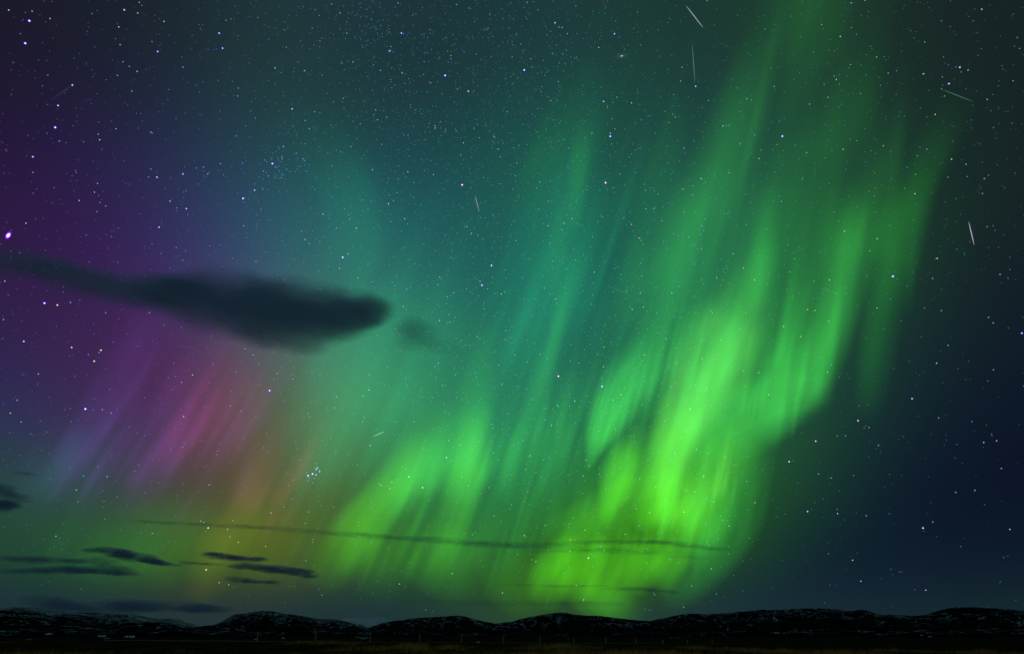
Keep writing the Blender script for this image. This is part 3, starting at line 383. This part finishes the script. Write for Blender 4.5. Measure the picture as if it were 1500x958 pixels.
# ------------------------------------------------------------------ mountains
def mountain_material(name, cover):
    """dark rock, a dusting of old snow on the tops and thin bright snow lines left lying in the gullies"""
    m = material(name); nt = m.node_tree; N = nt.nodes.new; Lk = nt.links.new
    def mth(op, a, b=None, c=None, clamp=False):
        n = N('ShaderNodeMath'); n.operation = op; n.use_clamp = clamp
        for i, v in enumerate((a, b, c)):
            if v is None: continue
            if isinstance(v, (int, float)): n.inputs[i].default_value = v
            else: Lk(v, n.inputs[i])
        return n.outputs[0]
    def rng(v, a, b_):
        n = N('ShaderNodeMapRange'); n.interpolation_type = 'SMOOTHSTEP'; Lk(v, n.inputs[0]); n.inputs[1].default_value = a; n.inputs[2].default_value = b_; return n.outputs[0]
    def noi(scale, det, vec, rough=.6, dist=0.0):
        n = N('ShaderNodeTexNoise'); n.inputs['Scale'].default_value = scale; n.inputs['Detail'].default_value = det
        n.inputs['Roughness'].default_value = rough; n.inputs['Distortion'].default_value = dist; Lk(vec, n.inputs['Vector']); return n.outputs[0]
    b = N('ShaderNodeBsdfPrincipled'); o_ = N('ShaderNodeOutputMaterial'); Lk(b.outputs[0], o_.inputs[0])
    b.inputs['Roughness'].default_value = 0.95; b.inputs['Specular IOR Level'].default_value = 0.0
    hgt = N('ShaderNodeAttribute'); hgt.attribute_name = 'snow_lie'; h = hgt.outputs['Fac']
    tc = N('ShaderNodeTexCoord'); obj = tc.outputs['Object']
    mp = N('ShaderNodeMapping'); mp.inputs['Scale'].default_value = (1, .35, 1.6); mp.inputs['Rotation'].default_value = (0, rad(35), 0); Lk(obj, mp.inputs[0])
    fine = noi(.030, 6, obj, .75); big = noi(.0022, 4, obj, .55)
    lines = mth('SUBTRACT', 1.0, mth('ABSOLUTE', mth('MULTIPLY_ADD', noi(.0036, 3, mp.outputs[0], .55, .5), 2.0, -1.0)))
    patch = rng(mth('ADD', big, mth('MULTIPLY', h, .25)), .56 - .14 * cover, .70 - .14 * cover)
    band = mth('MULTIPLY', rng(h, .34, .78), patch)
    streak = mth('MULTIPLY', mth('MULTIPLY', rng(lines, .972 - .015 * cover, .996), band), rng(fine, .36, .60))
    dust = mth('MULTIPLY', rng(mth('ADD', mth('MULTIPLY', h, .8), mth('ADD', mth('MULTIPLY', fine, .35), mth('MULTIPLY', big, .8))), 1.50 - .50 * cover, 1.80 - .50 * cover), .07 + .5 * cover ** 2.2)
    snow = mth('ADD', streak, dust, clamp=True)
    rock = N('ShaderNodeValToRGB'); Lk(fine, rock.inputs[0])
    rock.color_ramp.elements[0].position = .3; rock.color_ramp.elements[0].color = (.003, .0035, .005, 1)
    rock.color_ramp.elements[1].position = .8; rock.color_ramp.elements[1].color = (.013, .014, .019, 1)
    mx = N('ShaderNodeMix'); mx.data_type = 'RGBA'; Lk(snow, mx.inputs[0]); Lk(rock.outputs[0], mx.inputs[6]); mx.inputs[7].default_value = (.76, .82, .86, 1)
    Lk(mx.outputs[2], b.inputs['Base Color'])
    return m
def build_mountain(key, spec, seed):
    pts = catmull(spec['pts'], 6)
    a0, a1 = pts[0][0], pts[-1][0]
    na = max(60, int((a1 - a0) / 0.10)); rows = 46
    D, F0 = spec['dist'], spec['foot']
    V, S, Fc = [], [], []
    def crest(az):
        for (x0, y0), (x1, y1) in zip(pts, pts[1:]):
            if x0 <= az <= x1 and x1 > x0: return y0 + (y1 - y0) * (az - x0) / (x1 - x0)
        return pts[-1][1]
    for i in range(na + 1):
        az = a0 + (a1 - a0) * i / na
        H = EYE.z + D * math.tan(rad(crest(az))) + 9 * fbm(az * 2.2, seed, 1, 4)
        zf = -12.0
        H = max(H, zf + 1)
        for j in range(rows + 1):
            t = j / rows * 1.30                               # foot 0, crest 1, back slope beyond
            r = F0 + (D - F0) * t
            if t <= 1: base = t ** 1.25 * (1.0 - 0.22 * math.sin(PI * min(1, t)) * (0.5 + noise.noise(Vector((az * .3, t * 2, seed)))))
            else: base = 1 - 0.9 * (t - 1) ** 1.3
            x, y = r * math.sin(rad(az)), r * math.cos(rad(az))
            gully = 1 - abs(2 * fbm(az * 1.25 + 0.7 * fbm(az * .8, t * 2, seed), t * 0.9, seed + 5, 4))
            env = max(0.0, math.sin(PI * min(1.0, t))) ** 0.8
            z = zf + (H - zf) * base
            z += (H - zf) * env * (0.30 * (gully - .75) + 0.22 * fbm(x / 900, y / 900, seed, 5))
            cap = EYE.z + r * (H - EYE.z) / D                  # nothing in front may rise over the skyline traced in image pixels
            if t < 1: z = min(z, cap - 2 * (1 - t))
            V.append((x, y, z))
            s = max(0.0, min(1.0, t)) + .12 * (.75 - gully)
            S.append(s)
    m = rows + 1
    for i in range(na):
        for j in range(rows): Fc.append((i * m + j, (i + 1) * m + j, (i + 1) * m + j + 1, i * m + j + 1))
    o = mesh_obj('mountain' if key != 'foothills' else 'hills', V, Fc, mountain_material('snowy_rock_' + key, spec['snow']))
    a = o.data.attributes.new('snow_lie', 'FLOAT', 'POINT'); a.data.foreach_set('value', S)
    return tag(o, kind='structure')
LAND = [build_mountain(key, spec, 3.7 * k + 1) for k, (key, spec) in enumerate(RIDGES.items())]

# ------------------------------------------------------------------ aurora: hanging sheets of light, each ray at its own range and height (metres)
HUES = {'w': (.19, 1.0, .10), 'l': (.13, 1.0, .012), 'g': (.08, 1.0, .10), 'k': (.06, 1.0, .06), 't': (.03, 1.0, .42), 'y': (.62, .70, .0), 'q': (.12, 1.0, .08),
        'v': (.38, .16, 1.0), 'p': (.60, .10, .80), 'r': (1.0, .10, .45), 'o': (1.0, .42, .30), 'b': (.20, .55, 1.0)}
AM = glow_material('aurora_glow', 'ray_glow')
def curtain(name, rays, label, gain=1.0):
    root = bpy.data.objects.new(name, None); C.objects.link(root)
    root.location = direction(rays[0][1][0][0], 0) * 300e3
    tag(root, label, 'aurora', 'aurora curtains across the night sky')
    for ri, (hue, st) in enumerate(rays):
        V, K, Fc = [], [], []
        st = catmull(st, 9)
        base_el = max(min(q[1] for q in st), 0.5)
        reach = min(100e3 / math.tan(rad(base_el)), 650e3) * (1 + 0.03 * (ri % 5))
        col = HUES[hue]; NU = 32; start = len(V); sd = ri * 3.17 + len(name)
        for i, (az, el, hw, s) in enumerate(st):
            p, q = st[max(i - 1, 0)], st[min(i + 1, len(st) - 1)]
            dv = direction(q[0], q[1]) - direction(p[0], p[1])
            c = direction(az, el); side = dv.cross(c).normalized()
            horiz = math.cos(rad(el))
            far = reach / max(horiz, .2)
            for u in range(NU + 1):
                w = -1 + 2 * u / NU
                dd = (c + side * math.tan(rad(hw)) * w).normalized()
                V.append(EYE + dd * far * (1 + 0.02 * w))
                prof = (1 - abs(w) ** 2.3) ** 1.8
                comb = 1 + 0.60 * fbm(w * hw * .8 + sd, i * 0.03, sd, 4) + 0.30 * fbm(az * .45, el * .15, sd, 3)
                g = max(0.0, s * prof * comb * gain)
                K.append((col[0] * g, col[1] * g, col[2] * g))
        for i in range(len(st) - 1):
            for u in range(NU):
                a = start + i * (NU + 1) + u
                Fc.append((a, a + 1, a + NU + 2, a + NU + 1))
        o = mesh_obj('ray', [v - root.location for v in V], Fc, AM, root); set_colours(o, K, 'ray_glow')
    # hundreds of hair-fine rays, all pointing at the magnetic zenith
    V, K, Fc = [], [], []; rr = random.Random(len(name) + len(label))
    mz = direction(*MAGNETIC_ZENITH)
    for key, a0, e0, a1, e1, cnt, hue, s0, length, wid in FINE_RAYS:
        if AURORA[key] is not rays: continue
        for k in range(cnt):
            t = (k + rr.random()) / cnt; az, el = a0 + (a1 - a0) * t, e0 + (e1 - e0) * t + rr.gauss(0, length * .13)
            el = max(el, .6); b0 = direction(az, el); L_ = rad(length * rr.uniform(.5, 1.25)); w = rad(wid * rr.uniform(.5, 2.0)); s = s0 * rr.uniform(.25, 1.3)
            axis = b0.cross(mz).normalized(); far = 3.2e5 + 900 * k; start = len(V)
            for i in range(9):
                q = i / 8; an = L_ * q; c = b0 * math.cos(an) + axis.cross(b0) * math.sin(an)
                prof = (q / .3) ** 1.5 if q < .3 else max(0, 1 - (q - .3) / .7) ** 1.6
                prof = prof * (2 - prof) if q < .3 else prof
                for u in range(9):
                    x = -1 + u / 4; g = s * prof * (1 - x * x) ** 2
                    V.append(EYE + (c + axis * x * w).normalized() * far - root.location); K.append(tuple(v * g for v in HUES[hue]))
            for i in range(8):
                for u in range(8): a = start + i * 9 + u; Fc.append((a, a + 1, a + 10, a + 9))
    o = mesh_obj('fine_rays', V, Fc, AM, root); set_colours(o, K, 'ray_glow'); o['kind'] = 'stuff'
    return root
curtain('aurora_curtain', AURORA['main'], 'brightest green aurora curtain, rising tall and slanting over the eastern hills')
curtain('aurora_curtain', AURORA['low'], 'low lime green aurora patches just over the peaked hill')
curtain('aurora_curtain', AURORA['mid'], 'thin green aurora rays between the star cluster and the brightest curtain')
curtain('aurora_curtain', AURORA['left'], 'broad pale green and yellow aurora veil around the star cluster')
curtain('aurora_curtain', AURORA['purple'], 'purple and red aurora rays below the long dark cloud')

# ------------------------------------------------------------------ stars
SKYR = 2.4e6
PXR = rad(0.0616)                                             # one photo pixel
STINT = {'v': (.30, .18, 1.0), 'b': (.10, .30, 1.0), 'w': (.9, 1.0, .9), 'p': (1.0, .55, .9), 'o': (1.0, .62, .28), 'c': (.06, .55, .75), 'g': (.12, .75, .5)}
SM = glow_material('starlight', 'star_glow')
def star_geo(az, el, size, core, halo, stretch=1.0, V=None, Fc=None, K=None):
    c = direction(az, el); ctr = EYE + c * SKYR
    right = Vector((c.y, -c.x, 0)).normalized(); up = right.cross(c)
    up2 = (up * math.cos(.12) + right * math.sin(.12)).normalized() if stretch > 1 else up
    ri2 = c.cross(up2) * -1 if stretch > 1 else right
    for sz, col in ((size, core), (size * 1.9, halo)):
        if col is None: continue
        k = len(V); rr = SKYR * PXR * sz
        N = 8
        V.append(ctr - c * rr * .5); K.append(col); V.append(ctr + c * rr * .5); K.append((0, 0, 0))
        for i in range(N):
            a = 2 * PI * i / N
            V.append(ctr + ri2 * math.cos(a) * rr + up2 * math.sin(a) * rr * stretch); K.append(tuple(.55 * x for x in col))
        for i in range(N):
            Fc.append((k, k + 2 + i, k + 2 + (i + 1) % N)); Fc.append((k + 1, k + 2 + (i + 1) % N, k + 2 + i))
def star_col(c, g): return tuple(x * g for x in STINT[c])
def star_object(name, lst):
    V, Fc, K = [], [], []
    for a in lst: star_geo(*a, V=V, Fc=Fc, K=K)
    o = mesh_obj(name, V, Fc, SM, smooth=False); set_colours(o, K, 'star_glow'); recentre(o, sum((Vector(v) for v in V), Vector()) / len(V))
    return o
def star_spec(az, el, m, c):
    if m == 0: return (az, el, 1.25, (2.2, 1.9, 2.4), (.22, 0.01, .9), 2.0)
    wl = tuple(.45 * x + .55 for x in STINT[c])
    if m == 1: return (az, el, .80, tuple(1.7 * x for x in wl), {'p': (.35, .02, .5), 'o': (.4, .2, .05)}.get(c, (.10, .01, .75)), 1.0)
    if m == 2: return (az, el, .66, tuple(1.1 * x for x in wl), {'p': (.18, .04, .2), 'o': (.2, .1, .03), 'w': (.06, .1, .12)}.get(c, (.04, .04, .38)), 1.0)
    if m == 3: return (az, el, .62, tuple(.60 * (.6 * x + .4) for x in STINT[c]), None, 1.0)
    return (az, el, .7, star_col(c, .3), None, 1.0)
AURA = [('the long dark cloud', -32, 26), ('the star cluster', -16.8, 15), ('the brightest green curtain', 17, 18), ('the largest star', -41, 31),
        ('the big star over the green curtain', 28.0, 40.5), ('the fuzzy galaxy spot', 13, 47.5), ('the topmost streak', 24, 49), ('the steep streak at right', 37, 28),
        ('the short steep streak in teal sky', -4.2, 37), ('the loose knot of blue stars', -24.5, 38.5), ('the peaked snowy hill', 5, 4), ('the purple red rays', -28, 18),
        ('the round smoky puff', -8.5, 25.5), ('the dark wedge-shaped cloud', -32, 6.5), ('the dark eastern hills', 28, 6)]
def where(az, el):
    best = sorted(AURA, key=lambda t: ((t[1] - az) * math.cos(rad(el))) ** 2 + (t[2] - el) ** 2)[0]
    dx, dy = (az - best[1]) * math.cos(rad(el)), el - best[2]
    dist = math.hypot(dx, dy)
    if abs(dy) > 2.2 * abs(dx): rel = 'straight above' if dy > 0 else 'straight below'
    elif abs(dx) > 2.2 * abs(dy): rel = 'directly right of' if dx > 0 else 'directly left of'
    else: rel = ('up' if dy > 0 else 'down') + (' and right of' if dx > 0 else ' and left of')
    return ('just ' if dist < 3.0 else 'well ' if dist > 7 else '') + rel + ' ' + best[0]
TN = {'v': 'violet-rimmed', 'b': 'blue', 'w': 'white', 'p': 'pinkish', 'o': 'orange'}
singles = [s for s in STARS if s[2] <= 2 and s[1] > 1]; others = [s for s in STARS if s[2] > 2]
found = {}
for s in singles:
    if s[2] == 0: lab = 'largest star of the sky, white with violet fringe, left frame edge'
    else: lab = ('bright ' if s[2] == 1 else 'medium ') + TN[s[3]] + ' star ' + where(s[0], s[1])
    found.setdefault(lab, []).append(s)
for lab, ss in found.items():
    ss.sort(key=lambda q: -q[1])
    for i, s in enumerate(ss):
        l = lab
        if len(ss) > 1: l = (('higher ', 'lower ') if len(ss) == 2 else ('highest ', 'middle ', 'lowest ') if len(ss) == 3 else ('highest ', 'upper middle ', 'lower middle ', 'lowest '))[min(i, 3)] + lab
        o = star_object('star', [star_spec(*s)]); tag(o, l, 'star', 'brightest stars of the night sky')
o = bpy.data.objects.new('star_cluster', None); C.objects.link(o); o.location = EYE + direction(-16.8, 15) * SKYR
for a, e, m in STAR_CLUSTER:
    s_ = star_object('star', [star_spec(a, e, m, 'v') if m < 3 else (a, e, .7, star_col('c', .5), None, 1.0)])
    s_.parent = o; s_.location -= o.location
tag(o, 'tight little cluster of blue-white stars in the pale green glow', 'star cluster')
# galaxy: a small fuzzy ellipse
V, K, Fc = [], [], []
gc = direction(13.63, 48.2)
gr_ = Vector((gc.y, -gc.x, 0)).normalized(); gu = gr_.cross(gc); ctr = EYE + gc * SKYR * 1.05
for i in range(7):
    t = i / 6
    for j in range(20):
        a = 2 * PI * j / 20; R_ = SKYR * 1.05 * PXR * 13 * t
        V.append(ctr + (gr_ * math.cos(a) + gu * math.sin(a) * .38) * R_ - gc * SKYR * .001 * (1 - t)); g = .05 * (1 - t) ** 2 + (.9 if i == 0 else .0)
        K.append((g * .75, g, g * .95))
for i in range(6):
    for j in range(20): Fc.append((i * 20 + j, i * 20 + (j + 1) % 20, (i + 1) * 20 + (j + 1) % 20, (i + 1) * 20 + j))
o = mesh_obj('galaxy', V, Fc, SM); set_colours(o, K, 'star_glow'); recentre(o, ctr)
tag(o, 'small fuzzy galaxy spot in the dark teal upper sky', 'galaxy')
field = [star_spec(*s) for s in others]
def milky(az, el):
    d1 = abs((az + 4) * .8 + (el - 40) * .35) / 16.0
    return .25 * min(1, (el + 2) / 14) + .9 * math.exp(-d1 * d1) * min(1, el / 18)
cnt = 0
while cnt < 14000:
    az = random.uniform(-56, 56); el = deg(math.asin(random.uniform(0.03, 0.86)))
    if random.random() > milky(az, el) * (1.0 if az < 20 or el > 24 else .3): continue
    cnt += 1
    g = .10 * (random.random() ** -0.55); g = min(g, .8)
    c = random.choices('cbgwov', (5, 5, 2.2, 1.3, 1.0, 1.5 if az > -22 else 12))[0]
    field.append((az, el, random.uniform(.45, .66), star_col(c, g), None, 1.0))
for _ in range(60):                                           # the loose knot of small stars
    field.append((random.gauss(-24.6, 1.3), random.gauss(37.6, 1.2), random.uniform(.5, .7), star_col(random.choice('bbcv'), random.uniform(.15, .6)), None, 1.0))
for _ in range(45):
    field.append((random.gauss(-18.5, 1.6), random.gauss(50.0, 1.0), random.uniform(.5, .66), star_col(random.choice('bc'), random.uniform(.15, .5)), None, 1.0))
o = star_object('stars', field); tag(o, 'thousands of faint stars spread over the whole sky', 'stars', kind='stuff')

# ------------------------------------------------------------------ short light streaks in the sky, built as glowing tubes
MT = {'w': (.75, .75, 1.0), 'g': (.3, .8, .5), 't': (.3, .8, .7), 'y': (.9, 1, .6), 'v': (.6, .4, 1)}
MM = glow_material('sky_trail_glow', 'streak_glow')
for a0, e0, a1, e1, s, k, lab in SKY_TRAILS:
    R0 = 110e3
    p, q = EYE + direction(a0, e0) * R0, EYE + direction(a1, e1) * R0 * 1.02
    ax = (q - p).normalized(); sd = ax.cross((p - EYE).normalized()).normalized(); dp = ax.cross(sd)
    V, K, Fc = [], [], []; n = 14; rr = R0 * PXR * .42
    for i in range(n + 1):
        t = i / n; c = p.lerp(q, t); w = rr * (.45 + .55 * math.sin(PI * min(1, t * 1.0)) ** .5)
        g = s * (.45 + .55 * math.sin(PI * t) ** .6)
        for j in range(6):
            an = 2 * PI * j / 6
            V.append(c + (sd * math.cos(an) + dp * math.sin(an)) * w); K.append(tuple(.5 * x * g for x in MT[k]))
    for i in range(n):
        for j in range(6): Fc.append((i * 6 + j, i * 6 + (j + 1) % 6, (i + 1) * 6 + (j + 1) % 6, (i + 1) * 6 + j))
    Fc.append(tuple(range(5, -1, -1))); Fc.append(tuple(n * 6 + j for j in range(6)))
    o = mesh_obj('sky_trail', V, Fc, MM); set_colours(o, K, 'streak_glow'); recentre(o, p)
    tag(o, lab, 'sky_trail', 'meteor streaks')

# ------------------------------------------------------------------ clouds: lens-shaped bodies, thin at the rim
def cloud_material(name, col):
    m = material(name); nt = m.node_tree; N = nt.nodes.new; Lk = nt.links.new
    at = N('ShaderNodeAttribute'); at.attribute_name = 'cover'
    df = N('ShaderNodeBsdfDiffuse'); df.inputs[0].default_value = (*col, 1)
    tl = N('ShaderNodeBsdfTranslucent'); tl.inputs[0].default_value = (*col, 1)
    m1 = N('ShaderNodeMixShader'); m1.inputs[0].default_value = .40; Lk(df.outputs[0], m1.inputs[1]); Lk(tl.outputs[0], m1.inputs[2])
    tr = N('ShaderNodeBsdfTransparent'); m2 = N('ShaderNodeMixShader'); Lk(at.outputs['Fac'], m2.inputs[0]); Lk(tr.outputs[0], m2.inputs[1]); Lk(m1.outputs[0], m2.inputs[2])
    o_ = N('ShaderNodeOutputMaterial'); Lk(m2.outputs[0], o_.inputs[0]); return m
CM = cloud_material('night_cloud', (.66, .68, 1.0)); CD = cloud_material('shaded_low_cloud', (.42, .40, .72))  # low clouds: weaker lighting put into a darker base colour
def build_cloud(ci, lab, D, dens, lobes):
    ry = sum(l[3] for l in lobes) / len(lobes)
    xs0 = min(l[0] - 1.25 * l[2] / math.cos(rad(l[1])) for l in lobes); xs1 = max(l[0] + 1.25 * l[2] / math.cos(rad(l[1])) for l in lobes)
    ext = [abs(l[3]) * 1.3 + abs(l[2] * math.sin(rad(l[4]))) for l in lobes]
    ys0 = min(l[1] - x for l, x in zip(lobes, ext)); ys1 = max(l[1] + x for l, x in zip(lobes, ext))
    stp = max(.045, min(.16, ry / 9)); sx = stp * (1.6 if ry < .5 else 1.1)
    nx, ny = int((xs1 - xs0) / sx) + 2, int((ys1 - ys0) / stp) + 2
    T = {}
    for i in range(nx):
        az = xs0 + i * sx
        for j in range(ny):
            el = ys0 + j * stp; s = 0.0
            wx = az + .35 * ry * fbm(az / ry * .22, el / ry * .8, ci + 40.0); wy = el + .34 * ry * fbm(az / ry * .22, el / ry * .8, ci + 60.0)
            for la, le, rx, ryy, an, w in lobes:
                x, y = (wx - la) * math.cos(rad(le)), wy - le
                c_, s_ = math.cos(rad(an)), math.sin(rad(an))
                u, v = (x * c_ + y * s_) / rx, (-x * s_ + y * c_) / ryy
                qq = u * u + v * v
                if qq < 1.5: s += w * (1 - qq / 1.5) ** 1.7
            s *= 1 + (1.25 if ry < .8 else .8) * fbm(az / ry * (.22 if ry < .8 else .35), el / ry * .75, ci + 5.0, 6)
            if ry >= .8: s -= .16 * (.4 + fbm(az / ry * .9, el / ry * 2.2, ci + 21.0, 5))
            if ry < .8: s -= .20 * (0.5 + fbm(az / ry * .5, el / ry * 1.6, ci + 11.0, 4))
            T[i, j] = max(0.0, s)
    for i in range(nx):
        for j in range(ny):
            if i in (0, nx - 1) or j in (0, ny - 1): T[i, j] = 0.0
    V, A, Fc, idx = [], [], [], {}
    thick = D * rad(ry) * 1.1
    for side in (-1, 1):
        for i in range(nx - 1):
            for j in range(ny - 1):
                q = [(i, j), (i + 1, j), (i + 1, j + 1), (i, j + 1)]
                if max(T[k] for k in q) < .004: continue
                f = []
                for k in q:
                    key = (side, k)
                    if T[k] <= .004: key = (0, k)
                    if key not in idx:
                        idx[key] = len(V); t = T[k]
                        V.append(EYE + direction(xs0 + k[0] * sx, ys0 + k[1] * stp) * (D + (0 if key[0] == 0 else side * thick * math.sqrt(min(t, 1)))))
                        A.append(0.0 if key[0] == 0 else 1 - math.exp(-dens * .5 * (t ** 1.15)))
                    f.append(idx[key])
                Fc.append(tuple(f) if side < 0 else tuple(reversed(f)))
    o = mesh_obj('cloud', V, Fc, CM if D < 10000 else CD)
    a = o.data.attributes.new('cover', 'FLOAT', 'POINT'); a.data.foreach_set('value', A)
    l = lobes[0]; recentre(o, EYE + direction(l[0], l[1]) * D)
    tag(o, lab, 'cloud', 'dark night clouds')
for ci, (lab, D, dens, lobes) in enumerate(CLOUDS): build_cloud(ci, lab, D, dens, lobes)

# ------------------------------------------------------------------ snow patches on the plain
WM = material('old_snow'); nt = WM.node_tree
b = nt.nodes.new('ShaderNodeBsdfPrincipled'); o_ = nt.nodes.new('ShaderNodeOutputMaterial'); nt.links.new(b.outputs[0], o_.inputs[0])
n1 = nt.nodes.new('ShaderNodeTexNoise'); n1.inputs['Scale'].default_value = .25; n1.inputs['Detail'].default_value = 5
cr = nt.nodes.new('ShaderNodeValToRGB'); nt.links.new(n1.outputs[0], cr.inputs[0])
cr.color_ramp.elements[0].position = .35; cr.color_ramp.elements[0].color = (.35, .38, .4, 1)
cr.color_ramp.elements[1].position = .6; cr.color_ramp.elements[1].color = (.8, .84, .86, 1)
nt.links.new(cr.outputs[0], b.inputs['Base Color']); b.inputs['Roughness'].default_value = .9
from mathutils.bvhtree import BVHTree
trees = [BVHTree.FromPolygons([v.co.copy() for v in o.data.vertices], [tuple(p.vertices) for p in o.data.polygons]) for o in [GROUND] + LAND]
def land_hit(az, el):
    dv = direction(az, el); best = None
    for tr_ in trees:
        h = tr_.ray_cast(EYE, dv, 30000)
        if h[0] is not None and (best is None or h[3] < best[1]): best = (h[0], h[3])
    return best
for k, (az, el, w, h) in enumerate(SNOW_PATCHES):
    V, Fc, ok = [], [], True; nu, nr = 22, 4
    first = land_hit(az, el)
    if first is None: continue
    for i in range(0, nr + 1):
        t = i / nr
        for j in range(nu if i else 1):
            a = 2 * PI * j / nu; wob = 1 + .9 * fbm(math.cos(a) * 1.2, math.sin(a) * 1.2, k * 2.7, 4)
            a2, e2 = az + math.cos(a) * w * .65 * t * wob, el + math.sin(a) * h * .6 * t * wob + .12 * h * math.cos(a) * t
            q = land_hit(a2, e2)
            if q is None or abs(q[1] - first[1]) > 900: q = (EYE + direction(a2, e2) * first[1], first[1])
            V.append(EYE + (q[0] - EYE) * (1 - .0006 - .0012 * (1 - t * t)))
    for j in range(nu): Fc.append((0, 1 + j, 1 + (j + 1) % nu))
    for i in range(nr - 1):
        for j in range(nu): a = 1 + i * nu + j; b2 = 1 + i * nu + (j + 1) % nu; Fc.append((a, a + nu, b2 + nu, b2))
    o = mesh_obj('snow_patch', V, Fc, WM); recentre(o, first[0]); tag(o, kind='structure')

# ------------------------------------------------------------------ fence posts
PM = material('weathered_wood'); nt = PM.node_tree
b = nt.nodes.new('ShaderNodeBsdfPrincipled'); o_ = nt.nodes.new('ShaderNodeOutputMaterial'); nt.links.new(b.outputs[0], o_.inputs[0])
mp = nt.nodes.new('ShaderNodeMapping'); mp.inputs['Scale'].default_value = (14, 14, 1.5); tcg = nt.nodes.new('ShaderNodeTexCoord'); nt.links.new(tcg.outputs['Object'], mp.inputs[0])
n1 = nt.nodes.new('ShaderNodeTexNoise'); n1.inputs['Scale'].default_value = 2; n1.inputs['Detail'].default_value = 6; nt.links.new(mp.outputs[0], n1.inputs['Vector'])
cr = nt.nodes.new('ShaderNodeValToRGB'); nt.links.new(n1.outputs[0], cr.inputs[0])
cr.color_ramp.elements[0].position = .3; cr.color_ramp.elements[0].color = (.25, .17, .10, 1)
cr.color_ramp.elements[1].position = .7; cr.color_ramp.elements[1].color = (.55, .40, .26, 1)
nt.links.new(cr.outputs[0], b.inputs['Base Color']); b.inputs['Roughness'].default_value = .9
PL = ['leftmost weathered fence post of the row, leaning a little', 'second fence post from the left, upright and pale brown', 'third fence post from the left, beside the bright snow patch',
      'fourth fence post from the left, leaning right', 'fifth fence post, just left of the middle of the row', 'sixth fence post, below the saddle left of the peaked hill',
      'seventh fence post, under the left flank of the peaked hill', 'eighth fence post, under the top of the peaked hill', 'ninth fence post, under the right flank of the peaked hill',
      'tenth fence post, small, below the saddle right of the peaked hill', 'third fence post from the far right end, left of the tiny snow dots', 'next to last small fence post at the far right end', 'last and smallest fence post at the far right end']
rnd = random.Random(4)
for k, az in enumerate(POST_BEARINGS):
    r = fence_r(az); g = ground_z(az, r); hgt = 1.12 - .05 * max(0, k - 3) + rnd.uniform(-.05, .05)
    V, Fc = [], []; n = 8; R0 = .065
    for i, (z, s) in enumerate(((-.3, 1.05), (0, 1.05), (.35, 1.0), (.7, .97), (hgt - .04, .93), (hgt, .7))):
        for j in range(n):
            a = 2 * PI * j / n; q = R0 * s * (1 + .12 * noise.noise(Vector((math.cos(a) * 1.5, math.sin(a) * 1.5, z * 2 + k))))
            V.append((math.cos(a) * q + .02 * z * math.sin(k), math.sin(a) * q, z))
    for i in range(5):
        for j in range(n): Fc.append((i * n + j, i * n + (j + 1) % n, (i + 1) * n + (j + 1) % n, (i + 1) * n + j))
    Fc.append(tuple(5 * n + j for j in range(n))); Fc.append(tuple(range(n - 1, -1, -1)))
    o = mesh_obj('fence_post', V, Fc, PM); o.location = (r * math.sin(rad(az)), r * math.cos(rad(az)), g)
    o.rotation_euler = (rnd.uniform(-.03, .03), rnd.uniform(-.06, .06), rnd.uniform(0, 3))
    tag(o, PL[k], 'fence post', 'fence posts along the dirt track')

# ------------------------------------------------------------------ dry grass on the bank
GR = material('dry_grass'); nt = GR.node_tree
b = nt.nodes.new('ShaderNodeBsdfDiffuse'); o_ = nt.nodes.new('ShaderNodeOutputMaterial'); nt.links.new(b.outputs[0], o_.inputs[0])
at = nt.nodes.new('ShaderNodeAttribute'); at.attribute_name = 'blade_colour'; nt.links.new(at.outputs['Color'], b.inputs[0])
V, Fc, K = [], [], []; rg = random.Random(11)
for _ in range(15000):
    az = rg.uniform(-41, 41); r = math.sqrt(rg.uniform(44 ** 2, 84 ** 2))
    if r > fence_r(az) - 3.5: continue
    clump = noise.noise(Vector((r * math.sin(rad(az)) * .10, r * .05, 4.4))) + .5 * noise.noise(Vector((r * math.sin(rad(az)) * .45, r * .3, 9)))
    if rg.random() > .35 + 1.2 * clump: continue
    bx, by, bz = r * math.sin(rad(az)), r * math.cos(rad(az)), ground_z(az, r)
    hh = rg.uniform(.08, .22) + max(0, clump) * .60
    t = max(0, min(1, .25 + clump * 1.8 + rg.uniform(-.2, .2)))
    c0 = tuple(x * (1 - t) + y * t for x, y in zip((.06, .07, .012), (.70, .34, .07)))
    for q in range(7):
        a = rg.uniform(0, 2 * PI); lx, ly = rg.gauss(0, .10), rg.gauss(0, .10); w = rg.uniform(.008, .018); h = hh * rg.uniform(.6, 1.1)
        k = len(V); ox, oy = math.cos(a) * w, math.sin(a) * w; x0, y0 = bx + lx * .6, by + ly * .6
        V += [(x0 - ox, y0 - oy, bz - .02), (x0 + ox, y0 + oy, bz - .02), (x0 + lx * 1.6, y0 + ly, bz + h)]
        Fc.append((k, k + 1, k + 2)); K += [c0] * 3
o = mesh_obj('grass', V, Fc, GR, smooth=False); set_colours(o, K, 'blade_colour'); tag(o, kind='stuff')
